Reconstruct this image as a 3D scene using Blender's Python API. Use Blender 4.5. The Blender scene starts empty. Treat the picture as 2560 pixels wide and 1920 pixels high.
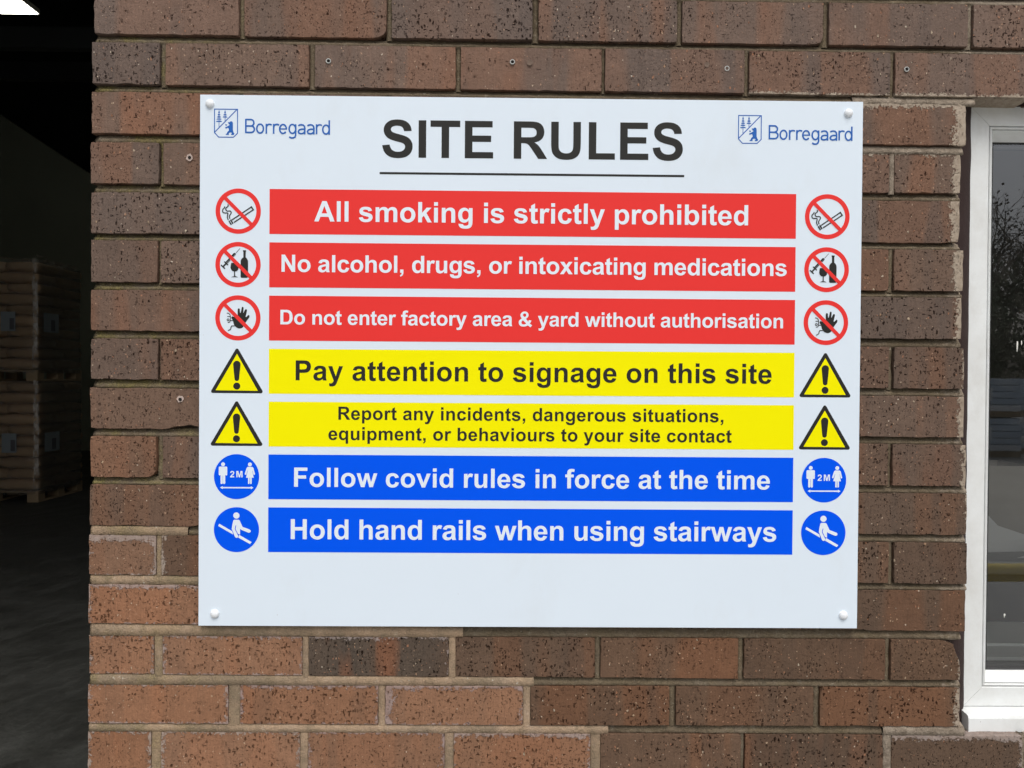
import bpy, bmesh, math, random
from mathutils import Matrix, Vector, noise
from mathutils.geometry import tessellate_polygon
R = math.radians
SC = bpy.context.scene
COL = SC.collection

# ------------------------------------------------------------------ camera
cam_d = bpy.data.cameras.new('camera')
cam = bpy.data.objects.new('camera', cam_d)
COL.objects.link(cam)
cam_d.sensor_width = 36.0
cam_d.lens = 27.04
cam_d.clip_start = 0.02
cam_d.clip_end = 600
rt = Vector((0.999925, -0.009801, 0.007343))
up = Vector((-0.007244, 0.010012, 0.999924))
fw = Vector((0.009874, 0.999902, -0.00994))
cam.matrix_world = Matrix(((rt.x, up.x, -fw.x, 0.45992), (rt.y, up.y, -fw.y, -1.17158),
                           (rt.z, up.z, -fw.z, 1.62037), (0, 0, 0, 1)))
SC.camera = cam

# ------------------------------------------------------------------ sky and soft overcast sun
SUN_EL, SUN_AZ = R(58), R(12)          # azimuth measured from straight behind the camera
world = bpy.data.worlds.new('World')
SC.world = world
world.use_nodes = True
wn = world.node_tree
wn.nodes.clear()
sky = wn.nodes.new('ShaderNodeTexSky')
sky.sky_type = 'NISHITA'
sky.sun_disc = False
sky.sun_elevation = SUN_EL
sky.sun_rotation = math.pi - SUN_AZ
sky.altitude = 60
sky.air_density = 1.0
sky.dust_density = 6.0
sky.ozone_density = 1.0
hs = wn.nodes.new('ShaderNodeHueSaturation')
hs.inputs['Saturation'].default_value = 0.42
bg = wn.nodes.new('ShaderNodeBackground')
bg.inputs['Strength'].default_value = 0.15
wo = wn.nodes.new('ShaderNodeOutputWorld')
wn.links.new(sky.outputs[0], hs.inputs['Color'])
wn.links.new(hs.outputs[0], bg.inputs['Color'])
wn.links.new(bg.outputs[0], wo.inputs['Surface'])
sun_d = bpy.data.lights.new('sun', 'SUN')
sun_d.energy = 0.8
sun_d.angle = R(35)
sun_d.color = (1.0, 0.97, 0.93)
sun = bpy.data.objects.new('sun', sun_d)
COL.objects.link(sun)
sv = Vector((math.sin(SUN_AZ) * math.cos(SUN_EL), -math.cos(SUN_AZ) * math.cos(SUN_EL), math.sin(SUN_EL)))
sun.rotation_euler = sv.to_track_quat('Z', 'Y').to_euler()
SC.view_settings.view_transform = 'Standard'
SC.view_settings.look = 'None'
SC.view_settings.gamma = 1
SC.view_settings.use_curve_mapping = False
SC.view_settings.exposure = 0.0
SC.render.engine = 'CYCLES'
SC.cycles.max_bounces = 8
SC.cycles.transparent_max_bounces = 16

# ------------------------------------------------------------------ helpers
def tag(o, label=None, cat=None, group=None, kind=None):
    if label: o['label'] = label
    if cat: o['category'] = cat
    if group: o['group'] = group
    if kind: o['kind'] = kind
    return o

def empty(name, loc=(0, 0, 0), label=None, cat=None, group=None, rz=0.0):
    o = bpy.data.objects.new(name, None)
    o.empty_display_size = 0.1
    COL.objects.link(o)
    o.location = loc
    o.rotation_euler = (0, 0, rz)
    return tag(o, label, cat, group)

def link_mesh(name, verts, faces, mat, parent=None, loc=(0, 0, 0), smooth=False, mesh=None):
    if mesh is None:
        mesh = bpy.data.meshes.new(name)
        mesh.from_pydata([tuple(v) for v in verts], [], faces)
        if smooth:
            mesh.polygons.foreach_set('use_smooth', [True] * len(mesh.polygons))
        if mat: mesh.materials.append(mat)
        mesh.update()
    o = bpy.data.objects.new(name, mesh)
    COL.objects.link(o)
    o.location = loc
    if parent: o.parent = parent
    return o

class MB:
    """collects boxes, tubes and panels into one mesh"""
    def __init__(s): s.v = []; s.f = []
    def box(s, x0, x1, y0, y1, z0, z1):
        b = len(s.v)
        s.v += [(x0, y0, z0), (x1, y0, z0), (x1, y1, z0), (x0, y1, z0), (x0, y0, z1), (x1, y0, z1), (x1, y1, z1), (x0, y1, z1)]
        s.f += [tuple(b + i for i in q) for q in ((0, 3, 2, 1), (4, 5, 6, 7), (0, 1, 5, 4), (1, 2, 6, 5), (2, 3, 7, 6), (3, 0, 4, 7))]
        return s
    def tube(s, p, q, r0, r1=None, n=8, cap=True):
        r1 = r0 if r1 is None else r1
        p, q = Vector(p), Vector(q)
        d = (q - p).normalized()
        a = d.orthogonal().normalized(); c = d.cross(a)
        b = len(s.v)
        for i in range(n):
            t = 2 * math.pi * i / n
            w = a * math.cos(t) + c * math.sin(t)
            s.v += [tuple(p + w * r0), tuple(q + w * r1)]
        for i in range(n):
            j = (i + 1) % n
            s.f.append((b + 2 * i, b + 2 * j, b + 2 * j + 1, b + 2 * i + 1))
        if cap:
            s.f.append(tuple(b + 2 * i for i in range(n))[::-1])
            s.f.append(tuple(b + 2 * i + 1 for i in range(n)))
        return s
    def build(s, name, mat, parent=None, loc=(0, 0, 0), smooth=False, bevel=0.0):
        o = link_mesh(name, s.v, s.f, mat, parent, loc, smooth)
        if bevel:
            bm = bmesh.new(); bm.from_mesh(o.data)
            bmesh.ops.bevel(bm, geom=bm.edges[:] , offset=bevel, segments=2, affect='EDGES', profile=0.6)
            bm.to_mesh(o.data); bm.free()
        return o

# ------------------------------------------------------------------ material helper
class NT:
    def __init__(s, name):
        s.m = bpy.data.materials.new(name); s.m.use_nodes = True
        s.t = s.m.node_tree; s.t.nodes.clear()
        s.out = s.t.nodes.new('ShaderNodeOutputMaterial')
    def n(s, kind, ins=None, **kw):
        nd = s.t.nodes.new('ShaderNode' + kind)
        for k, v in kw.items(): setattr(nd, k, v)
        for k, v in (ins or {}).items():
            s.set(nd.inputs[k], v)
        return nd
    def set(s, sock, v):
        if isinstance(v, bpy.types.NodeSocket): s.t.links.new(v, sock)
        elif isinstance(v, bpy.types.Node): s.t.links.new(v.outputs[0], sock)
        else:
            if isinstance(v, (tuple, list)) and len(v) == 3 and sock.type == 'RGBA': v = (*v, 1)
            sock.default_value = v
    def math(s, op, a, b=0.0, c=None, clamp=False):
        ins = {0: a, 1: b}
        if c is not None: ins[2] = c
        return s.n('Math', ins, operation=op, use_clamp=clamp).outputs[0]
    def mix(s, fac, a, b, blend='MIX'):
        nd = s.n('MixRGB', {0: fac, 1: a, 2: b}, blend_type=blend)
        return nd.outputs[0]
    def ramp(s, fac, stops, interp='LINEAR'):
        nd = s.n('ValToRGB', {0: fac})
        cr = nd.color_ramp; cr.interpolation = interp
        while len(cr.elements) < len(stops): cr.elements.new(0.5)
        for e, (p, c) in zip(cr.elements, stops):
            e.position = p
            e.color = (c, c, c, 1) if not isinstance(c, (tuple, list)) else (*c, 1)
        return nd.outputs[0]
    def noise(s, vec, scale, detail=3, rough=0.55, out='Fac'):
        return s.n('TexNoise', {'Vector': vec, 'Scale': scale, 'Detail': detail, 'Roughness': rough}).outputs[out]
    def mapped(s, vec, scale=(1, 1, 1), loc=(0, 0, 0)):
        return s.n('Mapping', {'Vector': vec, 'Scale': scale, 'Location': loc}).outputs[0]
    def bsdf(s, color, rough=0.6, bump=None, bstr=0.3, bdist=0.001, **ins):
        b = s.n('BsdfPrincipled', {'Base Color': color, 'Roughness': rough})
        for k, v in ins.items(): s.set(b.inputs[k.replace('_', ' ')], v)
        if bump is not None:
            bp = s.n('Bump', {'Height': bump, 'Strength': bstr, 'Distance': bdist})
            s.set(b.inputs['Normal'], bp.outputs[0])
        s.t.links.new(b.outputs[0], s.out.inputs['Surface'])
        return s.m

def plain(name, col, rough=0.5, var=0.06, scale=8.0, bump=0.0, metallic=0.0, spec=0.5):
    t = NT(name)
    tc = t.n('TexCoord')
    nz = t.noise(tc.outputs['Object'], scale, 5)
    k = t.math('MULTIPLY_ADD', nz, 2 * var, 1 - var)
    c = t.mix(1.0, (*col, 1), t.n('CombineXYZ', {0: k, 1: k, 2: k}).outputs[0], 'MULTIPLY')
    rr = t.math('MULTIPLY_ADD', t.noise(tc.outputs['Object'], scale * 2.3, 3), 0.16, rough - 0.08)
    ins = dict(Metallic=metallic)
    m = t.bsdf(c, rr, bump=(t.noise(tc.outputs['Object'], scale * 12, 4) if bump else None), bstr=bump, bdist=0.002, **ins)
    for nd in t.t.nodes:
        if nd.type == 'BSDF_PRINCIPLED': nd.inputs['Specular IOR Level'].default_value = spec
    return m

# ------------------------------------------------------------------ brick material
def brick_material():
    t = NT('rustic_brick')
    tc = t.n('TexCoord'); oi = t.n('ObjectInfo')
    obj = tc.outputs['Object']
    off = t.n('VectorMath', {0: (31.0, 17.0, 23.0), 3: 1.0}, operation='SCALE')
    t.set(off.inputs['Scale'], t.math('MULTIPLY', oi.outputs['Random'], 9.0))
    vec = t.n('VectorMath', {0: obj, 1: off.outputs[0]}, operation='ADD').outputs[0]
    base = oi.outputs['Color']
    def prop(nm): return t.n('Attribute', attribute_type='OBJECT', attribute_name=nm).outputs['Fac']
    # broad vertical drag bands, greyer and redder
    wob = t.noise(t.mapped(vec, (9, 9, 9)), 1.0, 2, out='Color')
    vb = t.n('VectorMath', {0: vec, 1: t.n('VectorMath', {0: wob, 1: (0.006, 0.006, 0.006)}, operation='MULTIPLY').outputs[0]}, operation='ADD').outputs[0]
    band = t.noise(t.mapped(vb, (13, 1, 1.0)), 1.0, 1, 0.4)
    bm_ = t.math('MULTIPLY', t.ramp(band, [(0.50, 0.0), (0.56, 1.0)]), prop('band'))
    red = t.mix(1.0, base, (1.26, 1.03, 0.88, 1), 'MULTIPLY')
    col = t.mix(bm_, base, red)
    band2 = t.noise(t.mapped(vb, (21, 1, 2.0), (3, 0, 9)), 1.0, 1, 0.4)
    col = t.mix(t.ramp(band2, [(0.56, 0.0), (0.62, 0.55)]), col, t.mix(1.0, base, (0.84, 0.89, 0.94, 1), 'MULTIPLY'))
    dv0 = vec
    st_ = t.ramp(t.noise(t.mapped(vb, (34, 1, 7.0), (8, 1, 3)), 1.0, 1, 0.4), [(0.50, 0.0), (0.68, 0.60)])
    col = t.mix(t.math('MULTIPLY', st_, prop('stripe')), col, (0.24, 0.095, 0.045, 1))
    # cloudy tone and fine sand
    k = t.math('MULTIPLY_ADD', t.noise(vec, 26, 6, 0.62), 0.5, 0.75)
    kf = t.math('MULTIPLY_ADD', t.noise(vec, 620, 2), 0.60, 0.70)
    kf = t.math('MULTIPLY', kf, t.math('MULTIPLY_ADD', t.noise(t.mapped(dv0, (420, 200, 45)), 1.0, 3, 0.6), 0.55, 0.72))
    kk = t.math('MULTIPLY', k, kf)
    col = t.mix(1.0, col, t.n('CombineXYZ', {0: kk, 1: kk, 2: kk}).outputs[0], 'MULTIPLY')
    # open pits, drag tears and dark specks; pit shade put into the colour
    dist = t.noise(vec, 260, 3, 0.7, out='Color')
    dv = t.n('VectorMath', {0: vec, 1: t.n('VectorMath', {0: dist, 1: (0.0055, 0.0055, 0.0055)}, operation='MULTIPLY').outputs[0]}, operation='ADD').outputs[0]
    def spots(scl, keep, rad, loc, thr=0.10):
        v = t.n('TexVoronoi', {'Vector': t.mapped(dv, scl, loc), 'Scale': 1.0}, feature='F1')
        sep = t.n('SeparateColor', {0: v.outputs['Color']})
        pres = t.math('LESS_THAN', sep.outputs[0], keep)
        rr = t.math('MULTIPLY_ADD', sep.outputs[1], rad, rad * 0.35)
        e = t.math('DIVIDE', t.math('SUBTRACT', rr, v.outputs['Distance']), thr, clamp=True)
        return t.math('MULTIPLY', e, pres), sep.outputs[2]
    p1, _ = spots((230, 170, 100), 0.50, 0.27, (0, 0, 0))
    p2, _ = spots((105, 170, 270), 0.46, 0.25, (5, 3, 1))
    p3, _ = spots((170, 150, 125), 0.12, 0.28, (9, 7, 4))
    p4, _ = spots((430, 360, 240), 0.50, 0.33, (2, 6, 3))
    p5, _ = spots((130, 60, 36), 0.22, 0.12, (7, 2, 8))
    p6, _ = spots((38, 60, 170), 0.24, 0.12, (3, 1, 6))
    pits = t.math('MAXIMUM', t.math('MAXIMUM', p1, p2), t.math('MAXIMUM', p3, t.math('MAXIMUM', t.math('MULTIPLY', p4, 0.7), t.math('MAXIMUM', p5, p6))))
    pits = t.math('MULTIPLY', pits, t.math('MULTIPLY', t.math('ADD', t.math('SUBTRACT', t.noise(vec, 30, 3), 0.52), prop('density')), 5.0, clamp=True))
    col = t.mix(t.math('MULTIPLY', pits, prop('pit')), col, t.mix(1.0, col, (0.09, 0.065, 0.06, 1), 'MULTIPLY'))
    # grog specks: orange and cream
    g1, h1 = spots((230, 230, 150), 0.075, 0.30, (1, 8, 2))
    gc = t.ramp(h1, [(0.0, (0.38, 0.17, 0.09)), (0.70, (0.36, 0.20, 0.12)), (0.88, (0.46, 0.34, 0.22)), (1.0, (0.60, 0.52, 0.40))])
    col = t.mix(t.math('MULTIPLY', g1, 0.85), col, gc)
    g2, h2 = spots((420, 420, 330), 0.07, 0.36, (4, 4, 2))
    col = t.mix(t.math('MULTIPLY', g2, 0.75), col, t.ramp(h2, [(0.0, (0.36, 0.15, 0.08)), (0.8, (0.5, 0.36, 0.24)), (1.0, (0.7, 0.62, 0.5))]))
    # mortar smears and lime bloom at named edges
    sx = t.n('SeparateXYZ', {0: obj})
    nz = t.noise(vec, 75, 5, 0.68)
    nf = t.noise(vec, 260, 4, 0.65)
    def edge(d, s, wid, amp):
        a = t.math('SUBTRACT', t.math('MULTIPLY', s, wid), d)
        a = t.math('MULTIPLY_ADD', t.math('SUBTRACT', nz, 0.5), amp, a)
        a = t.math('MULTIPLY_ADD', t.math('SUBTRACT', nf, 0.5), amp * 1.1, a)
        a = t.math('MULTIPLY', a, 600.0, clamp=True)
        return t.math('MULTIPLY', a, t.math('GREATER_THAN', s, 0.01))
    X, Z = sx.outputs[0], sx.outputs[2]
    hw, hh = prop('half_w'), prop('half_h')
    er = edge(t.math('SUBTRACT', hw, X), prop('smear_r'), 0.016, 0.030)
    el = edge(t.math('ADD', hw, X), prop('smear_l'), 0.016, 0.030)
    et = edge(t.math('SUBTRACT', hh, Z), prop('smear_t'), 0.010, 0.022)
    eb = edge(t.math('ADD', hh, Z), prop('smear_b'), 0.008, 0.016)
    sm = t.math('MAXIMUM', t.math('MAXIMUM', er, el), t.math('MAXIMUM', et, eb))
    smc = t.ramp(t.noise(vec, 120, 4), [(0.3, (0.30, 0.24, 0.18)), (0.7, (0.44, 0.37, 0.29))])
    bloom = prop('bloom')
    smc = t.mix(bloom, smc, t.ramp(nz, [(0.3, (0.26, 0.19, 0.17)), (0.7, (0.42, 0.36, 0.36))]))
    sm = t.math('MULTIPLY', sm, t.math('MULTIPLY_ADD', bloom, -0.35, 0.92))
    col = t.mix(sm, col, smc)
    h = t.math('MULTIPLY_ADD', pits, -1.6, t.math('MULTIPLY_ADD', nf, 0.5, t.math('MULTIPLY', nz, 0.9)))
    h = t.math('ADD', h, t.math('MULTIPLY', sm, 0.5))
    h = t.math('ADD', h, t.math('MULTIPLY', g1, 0.6))
    rough = t.math('MULTIPLY_ADD', nz, 0.2, 0.60)
    m = t.bsdf(col, rough, bump=h, bstr=0.9, bdist=0.0020, Specular_IOR_Level=t.math('MULTIPLY_ADD', pits, -0.26, 0.28))
    return m

def mortar_material(tan):
    t = NT('tan_repointing' if tan else 'aged_mortar')
    tc = t.n('TexCoord'); v = tc.outputs['Object']
    big = t.noise(v, 14, 5, 0.6); fine = t.noise(v, 420, 3, 0.6); mid = t.noise(v, 90, 4, 0.65)
    if tan:
        c = t.ramp(big, [(0.25, (0.29, 0.205, 0.135)), (0.55, (0.40, 0.285, 0.19)), (0.8, (0.36, 0.275, 0.205))])
        c = t.mix(t.ramp(mid, [(0.50, 0.0), (0.68, 0.6)]), c, (0.20, 0.155, 0.10, 1))
        c = t.mix(t.ramp(mid, [(0.30, 0.5), (0.42, 0.0)]), c, (0.46, 0.37, 0.28, 1))
        c = t.mix(t.ramp(t.noise(t.mapped(v, (1, 1, 1), (2, 8, 5)), 9, 5, 0.7), [(0.45, 0.0), (0.62, 0.65)]), c, (0.175, 0.140, 0.095, 1))
    else:
        c = t.ramp(big, [(0.25, (0.105, 0.080, 0.052)), (0.55, (0.155, 0.120, 0.080)), (0.8, (0.200, 0.168, 0.125))])
        c = t.mix(t.ramp(mid, [(0.58, 0.0), (0.70, 0.55)]), c, (0.27, 0.235, 0.18, 1))
        c = t.mix(t.ramp(mid, [(0.32, 0.6), (0.44, 0.0)]), c, (0.06, 0.05, 0.035, 1))
    # moss and algae near the open corner of the wall, patchy elsewhere
    sx = t.n('SeparateXYZ', {0: v})
    near = t.math('MULTIPLY_ADD', sx.outputs[0], -3.4, -1.25, clamp=True)
    mz = t.noise(t.mapped(v, (1, 1, 1), (4, 2, 7)), 22, 5, 0.65)
    mm = t.math('MULTIPLY', t.ramp(mz, [(0.42, 0.0), (0.62, 1.0)]), t.math('MULTIPLY_ADD', near, 0.30 if tan else 0.66, 0.05 if tan else 0.08))
    mc = t.ramp(fine, [(0.3, (0.09, 0.085, 0.028)), (0.7, (0.27, 0.225, 0.06))])
    c = t.mix(mm, c, mc)
    if tan:   # the patches by the window are a greyer mix
        c = t.mix(t.math('GREATER_THAN', sx.outputs[0], 0.2), c, t.ramp(mid, [(0.35, (0.17, 0.135, 0.10)), (0.65, (0.33, 0.275, 0.215))]))
    kk = t.math('MULTIPLY_ADD', fine, 0.7, 0.65)
    c = t.mix(1.0, c, t.n('CombineXYZ', {0: kk, 1: kk, 2: kk}).outputs[0], 'MULTIPLY')
    white = t.ramp(t.noise(t.mapped(v, (1, 1, 1), (9, 5, 2)), 130, 3, 0.6), [(0.70, 0.0), (0.74, 0.7)])
    c = t.mix(white, c, (0.5, 0.46, 0.38, 1))
    if not tan:
        cx_ = t.math('MULTIPLY_ADD', t.math('SUBTRACT', mid, 0.5), 0.22, sx.outputs[0])
        c = t.mix(t.math('MULTIPLY_ADD', cx_, 22.0, -13.9, clamp=True), c, t.ramp(fine, [(0.3, (0.19, 0.155, 0.115)), (0.7, (0.34, 0.285, 0.22))]))
    h = t.math('MULTIPLY_ADD', fine, 0.7, mid)
    return t.bsdf(c, 0.9, bump=h, bstr=1.0, bdist=0.0026, Specular_IOR_Level=0.25)

M_BRICK = brick_material()
M_MORT = mortar_material(False)
M_TAN = mortar_material(True)

# ------------------------------------------------------------------ brick wall
ZS = 2.04         # height of the sign's top edge above the ground
# per course: heights (mm from the sign's top edge) top/bottom at the left end and at the right end,
# left end, perpend joints (left/right side, mm), right end at the window (None where it runs on)
ROWS = [
 [(154.6, 92.2, 153.2, 87.7), -164.2, [(55, 62), (278, 285), (499, 507), (719, 726), (942, 950), (1164, 1171)], None],
 [(80.7, 17.0, 78.8, 12.0), -165.8, [(-64, -56), (161, 169), (383, 390), (605, 609), (822, 829), (1046, 1052)], None],
 [(6.8, -57.6, 0.8, -62.9), -166.9, [(53, 62), (277, 285), (498, 507), (719, 726), (942, 950)], 1162.5],
 [(-69.4, -133.5, -73.5, -135.6), -166.7, [(-64, -59), (160, 168), (383, 390), (605, 609), (822, 829), (1046, 1053)], 1155.4],
 [(-145.0, -208.1, -146.4, -211.7), -167.2, [(51, 61), (276, 284), (497, 506), (718, 726), (942, 949)], 1155.2],
 [(-217.4, -281.9, -220.9, -285.0), -168.0, [(-66, -62), (159, 167), (382, 390), (604, 609), (822, 829), (1047, 1054)], 1161.1],
 [(-292.3, -355.3, -293.7, -358.5), -168.1, [(50, 61), (275, 283), (496, 506), (718, 726), (941, 949)], 1159.0],
 [(-366.2, -429.0, -370.0, -434.5), -167.4, [(-65, -62), (158, 166), (381, 389), (604, 610), (822, 829), (1048, 1055)], 1164.3],
 [(-440.7, -503.7, -444.9, -509.0), -167.8, [(48, 61), (274, 283), (495, 505), (718, 726), (941, 949)], 1164.7],
 [(-514.1, -577.7, -518.8, -583.6), -168.3, [(-67, -59), (157, 166), (380, 389), (603, 610), (822, 830), (1049, 1055)], 1169.4],
 [(-587.6, -651.4, -594.2, -658.9), -169.4, [(46, 61), (273, 282), (494, 504), (717, 726), (940, 949)], 1172.2],
 [(-664.2, -725.9, -669.6, -734.1), -170.1, [(-67, -60), (156, 165), (379, 389), (602, 610), (822, 830), (1052, 1059)], 1173.2],
 [(-739.7, -800.0, -743.5, -807.0), -170.9, [(45, 61), (272, 281), (493, 504), (717, 726), (940, 948)], 1171.7],
 [(-817.7, -877.5, -819.3, -882.9), -170.8, [(-70, -58), (155, 164), (378, 388), (602, 610), (822, 830), (1049, 1056)], 1164.7],
 [(-892.5, -952.7, -893.4, -954.3), -170.6, [(43, 60), (271, 281), (492, 503), (717, 726), (939, 948)], 1164.4],
 [(-964.1, -1026.1, -966.9, -1030.0), -171.7, [(-74, -60), (152, 164), (373, 386), (596, 611), (827, 833), (1047, 1059), (1262, 1270)], None],
]
XE = 1560.0       # the courses that pass the window run on to here
KLO = -2
def course(k):
    if 0 <= k < 16: return ROWS[k]
    r = random.Random(900 + k)
    if k < 0:
        z = 154.6 - 74.3 * k
        z4 = (z, z - 63, z - 1, z - 64.5)
    else:
        z = -964.1 - 74.2 * (k - 15)
        z4 = (z, z - 63, z - 2, z - 65)
    st = 55 if k % 2 == 0 else -64
    js = [(st + 222.5 * i + r.uniform(-2, 2), st + 222.5 * i + 9) for i in range(8)]
    return [z4, -168.0, js, None]
def lerp_z(a, b, x): return a + (b - a) * (x + 158) / (1120 + 158)

# brick base colours; GREY of the upper courses also holds sky sheen
GREY = (0.153, 0.098, 0.075); BROWN = (0.136, 0.080, 0.054); WARM = (0.127, 0.072, 0.045)
REDB = (0.272, 0.132, 0.074)
RED_SET = {(11, 0), (12, 0), (13, 0), (13, 1), (14, 0), (14, 1), (14, 2), (15, 0), (15, 1), (15, 2), (15, 3), (9, 0)}

wall = empty('brick_wall', (0.5, 0.05, 0.0), 'brown brick wall with deep joints between the dark doorway and the window', 'wall')
WOFF = Vector(wall.location)

def jit(r, a): return r.uniform(-a, a)

def brick_mesh(xl, xr, zlt, zlb, zrt, zrb, rnd, seg=0.02, rough=0.0008, depth=0.1, chips=(), simple=False):
    """outline walked round with small wobble; a worn arris; sides running back"""
    cx, cz = (xl + xr) / 2, (zlt + zlb + zrt + zrb) / 4
    P = [(xl, zlb), (xr, zrb), (xr, zrt), (xl, zlt)]
    pts = []
    ph = rnd.uniform(0, 100)
    for i in range(4):
        a, b = P[i], P[(i + 1) % 4]
        L = math.hypot(b[0] - a[0], b[1] - a[1])
        n = 1 if simple else max(2, round(L / seg))
        for j in range(n):
            u = j / n
            pts.append([a[0] + (b[0] - a[0]) * u, a[1] + (b[1] - a[1]) * u, i])
    verts_f, verts_m, verts_b = [], [], []
    for idx, (x, z, side) in enumerate(pts):
        dx, dz = cx - x, cz - z
        # inward direction mostly along the side normal
        nx = 0; nz_ = 0
        if abs(abs(x - cx) - abs(xr - xl) / 2) < 0.002: nx = 1 if x < cx else -1
        if min(abs(z - P[0][1]), abs(z - P[1][1])) < 0.004 and z < cz: nz_ = 1
        if min(abs(z - P[2][1]), abs(z - P[3][1])) < 0.004 and z > cz: nz_ = -1
        w = rnd.uniform(0, rough) + (0.0003 if (nx and nz_) else 0)
        w += max(0, noise.noise(Vector((x * 60, z * 60, ph)))) * rough * 1.6
        for (px, pz, pr, pd) in chips:
            d = math.hypot(x - px, z - pz)
            if d < pr: w += pd * (1 - d / pr)
        bx, bz = x + nx * w, z + nz_ * w
        bev = rnd.uniform(0.0002, 0.0007)
        verts_m.append((bx - cx, bev * 1.3, bz - cz))
        verts_f.append((bx + nx * bev - cx, 0.0, bz + nz_ * bev - cz))
        verts_b.append((x + nx * w * 0.6 - cx, depth, z + nz_ * w * 0.6 - cz))
    n = len(pts)
    V = verts_f + verts_m + verts_b + [(0, 0, 0)]
    F = []
    for i in range(n):
        j = (i + 1) % n
        F.append((i, j, 3 * n))
        F.append((n + i, n + j, j, i))
        F.append((2 * n + i, 2 * n + j, n + j, n + i))
    F.append(tuple(range(3 * n - 1, 2 * n - 1, -1)))
    me = bpy.data.meshes.new('brick')
    me.from_pydata(V, [], F)
    me.materials.append(M_BRICK)
    me.update()
    return me, cx, cz

CHIPS = {(8, 0): [(-0.018, ZS - 0.504, 0.035, 0.007)], (13, 6): [(1.165, ZS - 0.822, 0.03, 0.012), (1.165, ZS - 0.84, 0.02, 0.002)],
         (0, 1): [(0.276, ZS + 0.088, 0.016, 0.006)], (9, 0): [(-0.067, ZS - 0.578, 0.012, 0.005)], (8, 9): [],
         (12, 4): [], (2, 0): [(-0.15, ZS - 0.058, 0.012, 0.002)], (0, 4): [(0.94, ZS + 0.09, 0.012, 0.004)],
         (7, 6): [(1.05, ZS - 0.37, 0.008, 0.002)], (4, 5): [(1.15, ZS - 0.21, 0.02, 0.003)]}
SMEAR = {}
for kk_, nn_ in ((3, 6), (5, 6)): SMEAR[(kk_, nn_)] = dict(smear_r=1.0)
SMEAR[(2, 5)] = dict(smear_r=1.25, smear_t=0.75)
SMEAR[(3, 6)] = dict(smear_r=0.8, smear_t=0.45); SMEAR[(3, 5)] = dict(smear_t=0.45)
SMEAR[(4, 5)] = dict(smear_r=0.95); SMEAR[(5, 6)] = dict(smear_r=1.0); SMEAR[(6, 5)] = dict(smear_r=0.62)
SMEAR[(7, 6)] = dict(smear_r=0.25); SMEAR[(8, 5)] = dict(smear_r=0.6); SMEAR[(9, 6)] = dict(smear_r=0.5)
SMEAR[(10, 5)] = dict(smear_r=0.12); SMEAR[(13, 6)] = dict(smear_r=0.25); SMEAR[(14, 5)] = dict(smear_r=0.45)
SMEAR[(11, 0)] = dict(smear_t=1.1, smear_r=0.35, bloom=0.6); SMEAR[(12, 0)] = dict(smear_t=0.45, bloom=0.8)
SMEAR[(11, 1)] = dict(smear_l=0.35, bloom=0.3)
SMEAR[(13, 1)] = dict(smear_t=0.3, bloom=0.8); SMEAR[(13, 2)] = dict(smear_t=0.32, smear_r=0.12, bloom=0.7)
SMEAR[(14, 1)] = dict(smear_t=0.5, bloom=1.0); SMEAR[(14, 2)] = dict(smear_l=0.75, smear_t=0.55, bloom=1.0)
SMEAR[(15, 3)] = dict(smear_t=0.6, smear_r=0.15, bloom=0.7); SMEAR[(15, 2)] = dict(smear_r=0.3, smear_t=0.2, bloom=1.0)
SMEAR[(15, 6)] = dict(smear_t=0.75, bloom=0.6, smear_r=0.2); SMEAR[(15, 7)] = dict(smear_t=0.5, smear_l=0.5)
SMEAR[(1, 6)] = dict(smear_b=0.55); SMEAR[(1, 5)] = dict(smear_b=0.4); SMEAR[(14, 0)] = dict(smear_t=0.15, bloom=0.8)
SMEAR[(13, 0)] = dict(smear_t=0.2, bloom=0.6)

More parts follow.
